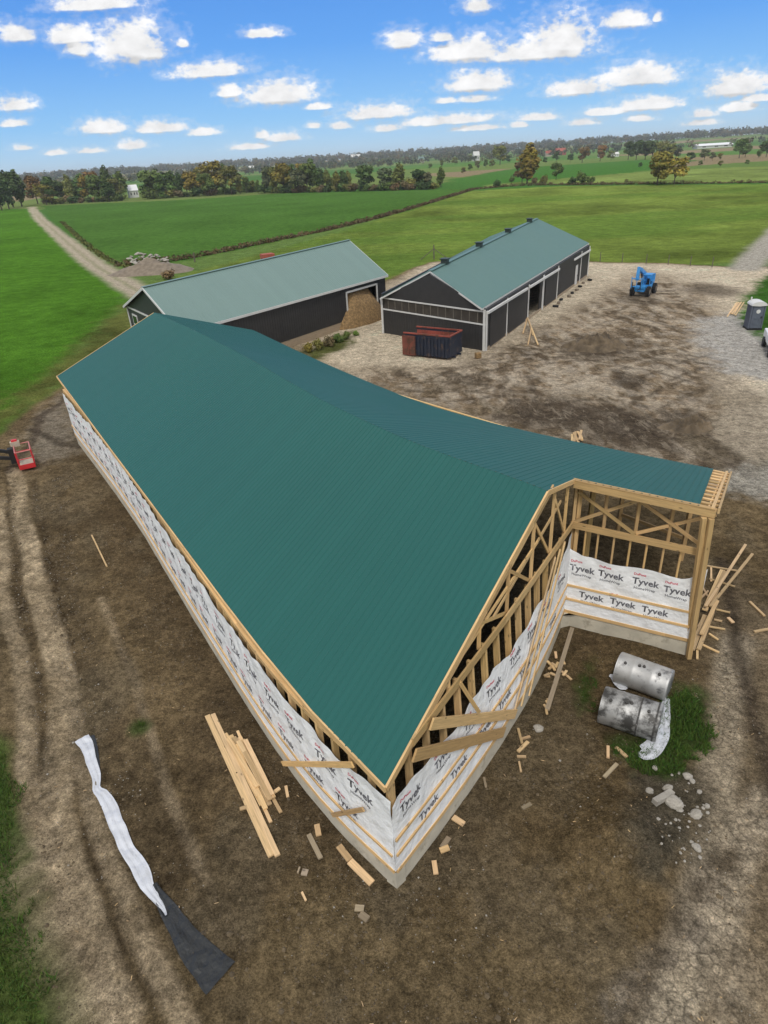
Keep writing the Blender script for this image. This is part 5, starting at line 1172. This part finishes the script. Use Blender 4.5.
row(np.arange(150, 232, 6.2), (20, 27), ['dark', 'mid', 'olive', 'mid', 'olive', 'gold'], (-1, 2), 'in the treeline past the white house', 'trees past the white house')
tree(214, 195, 31, 'round', 'gold', 'golden brown tree standing tallest past the white house', None, 1.35); tree(151, 199, 30, 'round', 'mid', 'broad green tree right beside the white house', None, 1.3)
row(np.arange(240, 262, 6), (12, 17), ['mid', 'olive'], (-1, 1), 'low in the treeline gap', 'low trees in the treeline gap')
row(np.arange(268, 318, 5), (21, 28), ['dark', 'olive', 'gold', 'mid', 'grey'], (-1, 2), 'in the second treeline beyond the middle field', 'trees of the second treeline')
row(np.arange(322, 352, 7), (15, 21), ['dark', 'mid', 'olive'], (-1, 1), 'between the second treeline and the fence row', 'trees of the thinner treeline part')
tree(364, 191, 24, 'round', 'dark', 'dark round tree near the end of the second treeline', None, 1.4); tree(384, 190.5, 21, 'round', 'grey', 'grey green tree right of the dark round tree', None, 1.4); tree(399, 190, 24, 'tall', 'olive', 'olive narrow tree near the fence row', None, 1.6); tree(418, 189, 20, 'round', 'dark', 'low dark tree left of the fence row corner', None, 1.5); tree(427, 188.5, 17, 'round', 'grey', 'small grey tree in the fence row corner', None, 1.3); tree(441, 187, 18, 'tall', 'mid', 'slim green tree ending the second treeline', None, 1.3); tree(410, 189.5, 14, 'bush', 'olive', 'olive bush among the last treeline trees', None, 1.2, 'bush', 'bush')
for x in np.arange(232, 262, 5): tree(x, base_y(x) - 1, rs.uniform(6, 10), 'bush', 'mid', 'green bush filling the treeline gap', 'bushes in the treeline gap', 1.6, 'bush', 'bush')
for x in np.arange(50, 440, 6.5):
    if 124 < x < 146 or 232 < x < 264: continue
    c = rs.choice(('dark', 'mid', 'olive', 'brown')); tree(x, base_y(x) + .5, rs.uniform(6, 11), 'bush', c, 'shrub at the foot of the far treeline', 'undergrowth shrubs of the far treeline', 1.6, 'shrub', 'shrub')
tree(527, 184, 36, 'tall', 'gold', 'tall golden tree behind the shed roof', None, 1.5); tree(522, 183, 20, 'round', 'brown', 'brownish small tree at the foot of the tall golden tree', None, 1.3); tree(556, 180, 16, 'round', 'mid', 'slender green tree right of the tall golden tree', None, 1.2)
tree(657, 185, 31, 'round', 'gold', 'larger golden tree of the pair in the fence row', None, 1.3); tree(674, 184.5, 25, 'round', 'yellow', 'smaller yellow tree of the pair in the fence row', None, 1.35)
for x, y, h, c, l in ((583, 184.5, 15, 'mid', 'dark bush alone in the fence row'), (591, 184.5, 9, 'mid', 'smaller bush beside the dark fence row bush'), (543, 183, 9, 'olive', 'olive bush between the golden and slender trees'), (535, 184, 8, 'brown', 'brown bush touching the golden tree'), (572, 184.5, 9, 'dark', 'slim dark bush in the fence row'), (497, 187.5, 9, 'dark', 'dark bush where hedge meets fence row'), (626, 183, 5, 'olive', 'tiny bush in the fence row middle'), (512, 182, 7, 'mid', 'small bush left of the golden tree')):
    tree(x, y, h, 'bush', c, l, None, 1.0, 'bush', 'bush')
mids = [(396, 184, 10), (470, 172, 7), (478, 170, 9), (486, 168.5, 8), (492, 168, 7), (500, 165.5, 20), (508, 164, 8), (463, 174, 6), (556, 163, 10), (570, 163, 8), (582, 163, 16), (600, 161.5, 15), (611, 160.5, 9), (628, 160, 17), (636, 160, 18), (645, 159.5, 19), (652, 159, 17), (660, 159, 18), (668, 159, 16), (676, 158.5, 12), (690, 162, 9), (704, 161, 11), (712, 161, 8), (720, 160, 7), (739, 158, 18), (745, 157, 14), (766, 157, 16), (758, 158, 8), (534, 165, 7), (545, 164, 6), (520, 168, 6), (640, 168, 5), (665, 167, 5), (700, 166, 5), (720, 167, 6), (747, 165, 5), (430, 170, 6), (442, 168, 6), (455, 166, 7)]
for x, y, h in mids:
    c = rs.choice(('dark', 'mid', 'mid', 'olive', 'grey')) if x not in (582, 600) else 'rust'
    tree(x, y, h, 'round', c, ('%s tree among the fields far beyond the fence row' % names[c]), 'trees among the far fields', rs.uniform(1.1, 1.5))
def hedge(name, pts, n, h, w, colr, label, seed):
    P = Curve([Vector((at(*p).x, at(*p).y, 0)) for p in pts], 1); r = random.Random(seed); mb = MB(); bl = []
    m = int(P.L / (w * .7))
    for i in range(m):
        p = P(i / m); hh = h * r.uniform(.5, 1.25); z = gz(p.x, p.y); bl.append((p.x + r.uniform(-.3, .3) * w, p.y + r.uniform(-.3, .3) * w, z + hh * .45, w * .6, w * .6, hh * .6))
    leaf_cloud(mb, bl, n, .22, seed); c0 = P(.5); o = mb.build(name, M_LEAF, origin=(c0.x, c0.y, 0)); o.color = (*LC[colr], 1); return tag(o, label, 'hedge')
hedge('hedgerow', [(120, 266), (180, 261), (270, 242), (340, 228), (400, 212.5), (440, 200), (476, 189)], 12000, .95, 1.4, 'brown', 'brown hedgerow running between the green field and the pasture', 41)
hedge('hedgerow', [(476, 189.5), (520, 185.5), (600, 184.8), (680, 184), (790, 182.5)], 7000, 1.1, 1.6, 'brown', 'dark fence row of brush crossing behind the pasture', 43)
hedge('hedgerow', [(62, 222), (85, 244), (110, 262), (132, 268)], 3000, .5, 1.2, 'olive', 'weedy verge along the inner side of the lane', 45)
tree(171, 279, 12, 'bush', 'brown', 'brown bush on the rubble heap beside the lane', None, 1.5, 'bush', 'bush')
for x, y, h, c, l in ((308, 352, 12, 'gold', 'yellow weed clump at the far end of the old barn wall'), (318, 349, 14, 'olive', 'tall olive weed clump by the old barn wall'), (328, 346, 13, 'brown', 'brown weed clump by the old barn wall'), (338, 342, 12, 'mid', 'green weed clump left of the straw doorway'), (347, 339, 10, 'mid', 'green weed clump under the straw doorway'), (356, 336, 7, 'lime', 'bright weed clump below the straw')):
    tree(x, y, h * 1.0, 'bush', c, l, None, 1.0, 'weed_clump', 'weeds')
p = put(195, 262); mb = MB(); mb.cyl((p.x, p.y, p.z - .1), (p.x, p.y, p.z + 1.6), .12, .1, 8); tag(mb.build('fence_post', M_FENCE, origin=p), 'dark wooden post beside the rubble heap', 'post')
p = put(434, 259); mb = MB(); mb.cyl((p.x, p.y, p.z - .1), (p.x, p.y, p.z + 2.2), .1, .09, 8); mb.cyl((p.x, p.y, p.z + 1.6), (p.x - 2.2, p.y + .2, p.z), .06, n=6); mb.cyl((p.x, p.y, p.z + 1.6), (p.x + 2.2, p.y - .2, p.z), .06, n=6); tag(mb.build('fence_post', M_FENCE, origin=p), 'braced dark fence post behind the shed', 'post')
for k, x in enumerate((600, 622, 646, 668, 690, 712)):
    p = put(x, 262 + .05 * (x - 600) - .5); mb = MB(); mb.cyl((p.x, p.y, p.z - .1), (p.x, p.y, p.z + 1.3), .06, .05, 6); tag(mb.build('fence_post', M_FENCE, origin=p), 'thin fence post along the pasture edge behind the gravel', 'post', 'posts along the pasture edge')
# grass blades where the turf is close
def blades(name, region, n, lo, hi, colr, seed):
    P = wpoly(region); x0, y0 = P.min(0); x1, y1 = P.max(0); rg = np.random.default_rng(seed); X = rg.uniform(x0, x1, n * 4); Y = rg.uniform(y0, y1, n * 4)
    s = sdist(X, Y, P); ok = (s + (fbm(X * 1.2, Y * 1.2, seed, 4) - .5) * 1.6 > 0) & (fbm(X * 2.2, Y * 2.2, seed + 8, 3) > .36); X, Y = X[ok][:n], Y[ok][:n]; Z = ground_z(X, Y); mb = MB()
    for x, y, z in zip(X, Y, Z):
        h = rg.uniform(lo, hi); a = rg.uniform(0, 6.3); w = h * .12; lx, ly = rg.normal(0, .5, 2) * h; k = rg.uniform(.6, 1.35); i = len(mb.v)
        mb.v += [(x - math.cos(a) * w, y - math.sin(a) * w, z - .02), (x + math.cos(a) * w, y + math.sin(a) * w, z - .02), (x + lx, y + ly, z + h)]
        mb.f.append((i, i + 1, i + 2)); mb.uv.append([(0, 0)] * 3); mb.t.append((k * rg.uniform(.8, 1.3), k, k * .9)); mb.m.append(0)
    o = mb.build(name, M_LEAF); o.color = (*colr, 1); return tag(o, kind='stuff')
blades('grass', [(-120, 700), (2, 745), (14, 800), (28, 880), (42, 950), (50, 1060), (-120, 1060)], 16000, .05, .16, (.06, .115, .024), 3)
blades('weeds', [(655, 700), (680, 682), (706, 700), (703, 752), (672, 774), (640, 770), (612, 748), (640, 735)], 6500, .05, .18, (.06, .115, .024), 5)
blades('weeds', [(578, 690), (590, 665), (596, 690), (588, 712)], 500, .04, .12, (.05, .10, .02), 6); blades('weeds', [(136, 722), (147, 722), (148, 734), (137, 735)], 260, .04, .1, (.05, .10, .02), 7)

# ------------------------------------------------------------------ far houses and woods
def house(px, py, wpx, hpx, rz, wall, roof, label, name='farmhouse', cat='house', ratio=1.6):
    p = put(px, py); k = px_per_m(p); w, h = wpx / k, hpx / k; t = empty(name, p, label, cat, rz=rz)
    mb = MB(); mb.box((0, 0, h * .3), (w, w / ratio, h * .62)); d = w / ratio / 2
    for s in (-1, 1): x = s * w / 2; mb.face([(x, -d, h * .6), (x, d, h * .6), (x, 0, h)]) 
    o = mb.build('wall', wall); o.parent = t
    mb = MB()
    for s in (-1, 1): mb.hexa([(-w * .53, s * d * 1.15, h * .55), (-w * .53, 0, h), (-w * .53, 0, h * 1.04), (-w * .53, s * d * 1.15, h * .59), (w * .53, s * d * 1.15, h * .55), (w * .53, 0, h), (w * .53, 0, h * 1.04), (w * .53, s * d * 1.15, h * .59)], off=0)
    o = mb.build('roof', roof); o.parent = t
    for s in (-.3, .05, .32): mb = MB(); mb.box((w * s, -d - .02, h * .32), (w * .1, .08, h * .2)); o = mb.build('window', M_GLASS); o.parent = t
    return t
house(134, 197.5, 9, 11, .5, M_WHITE, M_CAR, 'white farmhouse with steep white roof half hidden in the treeline', ratio=1.2)
house(252, 172, 5, 4, .2, M_TAN, M_WHITE, 'tiny pale house above the treeline gap'); house(356, 164, 9, 5, .1, M_WHITE, M_WHITE, 'long low white barn on the far hill', 'farm_barn', 'barn'); house(421, 163, 6, 5, .3, M_WHITE, M_ROOFA, 'small white house before the far woods')
house(476, 161, 6, 8, .2, M_WHITE, M_WHITE, 'upright white house right of the far woods edge'); house(560, 156, 10, 6, .1, M_REDROOF, M_REDROOF, 'far red roofed barn', 'farm_barn', 'barn'); house(548, 157, 6, 5, .1, M_TAN, M_REDROOF, 'tan house beside the far red barn'); house(614, 157, 8, 4, 0, M_WHITE, M_WHITE, 'far white house left of the dark clump'); house(600, 158, 4, 4, .4, M_WHITE, M_ROOFA, 'far small white cottage near the rusty trees')
house(712, 148, 34, 4, -.05, M_WHITE, M_CAR, 'long white greenhouses on the far right hill', 'greenhouse', 'greenhouse', 3)
p = put(268, 261); mb = MB(); mb.box(p + Vector((0, 0, .85)), (2.2, 1.6, .8), .5); o = empty('wagon', p, 'red wagon box showing over the hay barn ridge', 'wagon'); q = mb.build('box', M_REDROOF, o, bevel=.05)
for dx in (-.7, .7):
    for dy in (-.6, .6): mb = MB(); mb.cyl((p.x + dx, p.y + dy - .1, p.z + .35), (p.x + dx, p.y + dy + .1, p.z + .35), .35, n=14); mb.build('wheel', M_BLACK, o)
def woods():
    r = random.Random(8); mb = MB()
    def clump(x, y, h, c):
        z = gz(x, y); bl = [(x + r.uniform(-6, 6), y + r.uniform(-6, 6), z + h * r.uniform(.35, .75), h * .38, h * .38, h * .32) for _ in range(3)]
        n0 = len(mb.t); leaf_cloud(mb, bl, 30, h * .17, r.randint(0, 10 ** 6))
        for i in range(n0, len(mb.t)): q = mb.t[i]; mb.t[i] = (q[0] * c[0], q[1] * c[1], q[2] * c[2])
    cols = [(1, 1, 1), (.8, .9, .9), (1.5, 1.2, .8), (1.9, 1.2, .8), (1.2, 1.3, .9), (.7, .8, .8)]
    for dist, n, hh in ((1350, 420, 11), (1700, 700, 13), (2100, 1000, 15), (2600, 1500, 18), (3100, 1500, 24)):
        for _ in range(n):
            a = math.radians(r.uniform(-44, 46)); d = dist * r.uniform(.93, 1.07); x, y = math.sin(a) * d, math.cos(a) * d
            if dist < 2400 and float(fbm(np.array([x / 380]), np.array([y / 260]), 77, 3)[0]) < (.53 if dist < 1600 else .47): continue
            clump(x, y, hh * r.uniform(.7, 1.2), r.choice(cols))
    o = mb.build('woods', M_LEAF); o.color = (.062, .078, .045, 1); tag(o, kind='stuff')
woods()

# ------------------------------------------------------------------ the air
def air():
    mb = MB(); mb.box((0, 0, 27), (19000, 19000, 74)); o = mb.build('haze', []); o['kind'] = 'stuff'
    m = bpy.data.materials.new('haze'); m.use_nodes = True; nt = m.node_tree
    for n in list(nt.nodes): nt.nodes.remove(n)
    out = nt.nodes.new('ShaderNodeOutputMaterial'); v = nt.nodes.new('ShaderNodeVolumePrincipled')
    v.inputs['Color'].default_value = (.86, .91, .97, 1); v.inputs['Density'].default_value = .00013; v.inputs['Anisotropy'].default_value = 0
    nt.links.new(v.outputs[0], out.inputs['Volume']); o.data.materials.append(m)
air()
